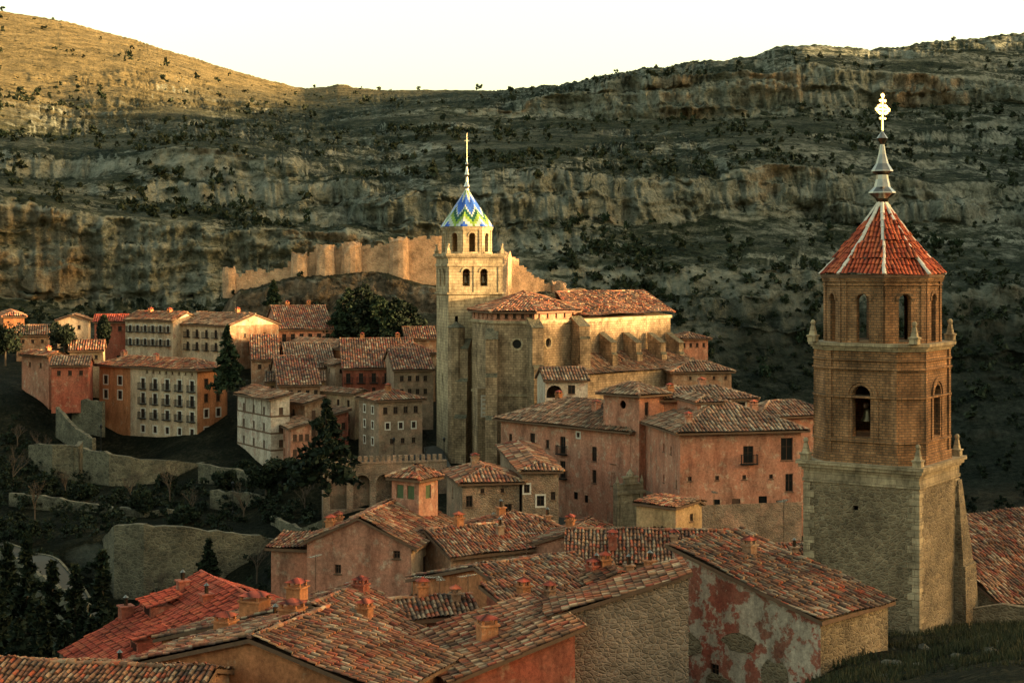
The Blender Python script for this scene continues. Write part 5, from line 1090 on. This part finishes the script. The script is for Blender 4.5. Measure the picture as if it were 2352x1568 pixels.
def person(x,y,z,rot,label,top,leg):
    me=bpy.data.meshes.new('person')
    v=[(0,0,.95),(0,0,1.2),(0,.0,1.42),(0,-.01,1.52),(0,-.02,1.62),(0,-.02,1.74),(.19,0,1.4),(.26,.03,1.12),(.27,-.1,.88),(-.19,0,1.4),(-.26,.02,1.12),(-.25,.08,.86),(.1,0,.9),(.12,-.1,.5),(.12,-.02,.07),(.12,-.17,.04),(-.1,0,.9),(-.11,.05,.5),(-.11,.2,.1),(-.11,.07,.04)]
    e=[(0,1),(1,2),(2,3),(3,4),(4,5),(2,6),(6,7),(7,8),(2,9),(9,10),(10,11),(0,12),(12,13),(13,14),(14,15),(0,16),(16,17),(17,18),(18,19)]
    r=[.15,.14,.13,.06,.095,.08,.07,.05,.04,.07,.05,.04,.1,.07,.05,.04,.1,.07,.05,.04]
    me.from_pydata(v,e,[]);o=bpy.data.objects.new('person',me);COL.objects.link(o);o.modifiers.new('s','SKIN')
    for i,rr in enumerate(r): me.skin_vertices[0].data[i].radius=(rr,rr*.8)
    me.skin_vertices[0].data[0].use_root=True
    s=o.modifiers.new('b','SUBSURF');s.levels=2;s.render_levels=2
    g=G('clothes');zc=g.node('ShaderNodeSeparateXYZ',{0:g.co('Object',False)}).outputs[2]
    me.materials.append(g.col(g.ramp(g.math('DIVIDE',zc,2.0),[(0,leg),(.47,top),(.755,(.45,.25,.17)),(.84,(.05,.03,.02))],'CONSTANT')))
    o.location=(x,y,z);o.rotation_euler[2]=rot;tag(o,label,'person')
zs_=lambda x,y:ground(x,y)+.3
x,y=bx(1352,172),172;person(x,y,zs_(x,y),.4,'person in white jacket and dark trousers walking along the street',(.6,.58,.55),(.03,.03,.04))
x,y=bx(1343,174),174;person(x,y,zs_(x,y),.2,'person in dark coat walking beside another',(.04,.04,.05),(.03,.03,.03))
# ------------------------------------------------------------------ light, world, camera
E=6.5;AZ=92.0
S=Vector((math.sin(math.radians(AZ))*math.cos(math.radians(E)),math.cos(math.radians(AZ))*math.cos(math.radians(E)),math.sin(math.radians(E))))
l=bpy.data.lights.new('sun','SUN');l.energy=19;l.angle=math.radians(.5);l.color=(1,.70,.34);lo_=bpy.data.objects.new('sun',l);COL.objects.link(lo_);lo_.rotation_euler=S.to_track_quat('Z','Y').to_euler();lo_.location=(200,100,200)
w=bpy.data.worlds.new('World');sc.world=w;w.use_nodes=True;nt=w.node_tree;bg=nt.nodes['Background']
sk=nt.nodes.new('ShaderNodeTexSky');sk.sky_type='NISHITA';sk.sun_disc=False;sk.sun_elevation=math.radians(E);sk.sun_rotation=math.radians(AZ);sk.dust_density=2.5;sk.air_density=1.0;sk.ozone_density=.8
mx=nt.nodes.new('ShaderNodeMix');mx.data_type='RGBA';mx.blend_type='MULTIPLY';mx.inputs[0].default_value=1;nt.links.new(sk.outputs[0],mx.inputs[6]);mx.inputs[7].default_value=(1.0,.89,.64,1)
nt.links.new(mx.outputs[2],bg.inputs[0]);bg.inputs[1].default_value=.9
cam=bpy.data.cameras.new('camera');co=bpy.data.objects.new('camera',cam);COL.objects.link(co);co.rotation_euler=(math.radians(90),0,0);cam.sensor_width=36;cam.lens=36*3600/2352;cam.shift_y=-164/2352;cam.clip_end=6000;cam.clip_start=.5;sc.camera=co
sc.view_settings.view_transform='Standard';sc.view_settings.look='None';sc.view_settings.exposure=0
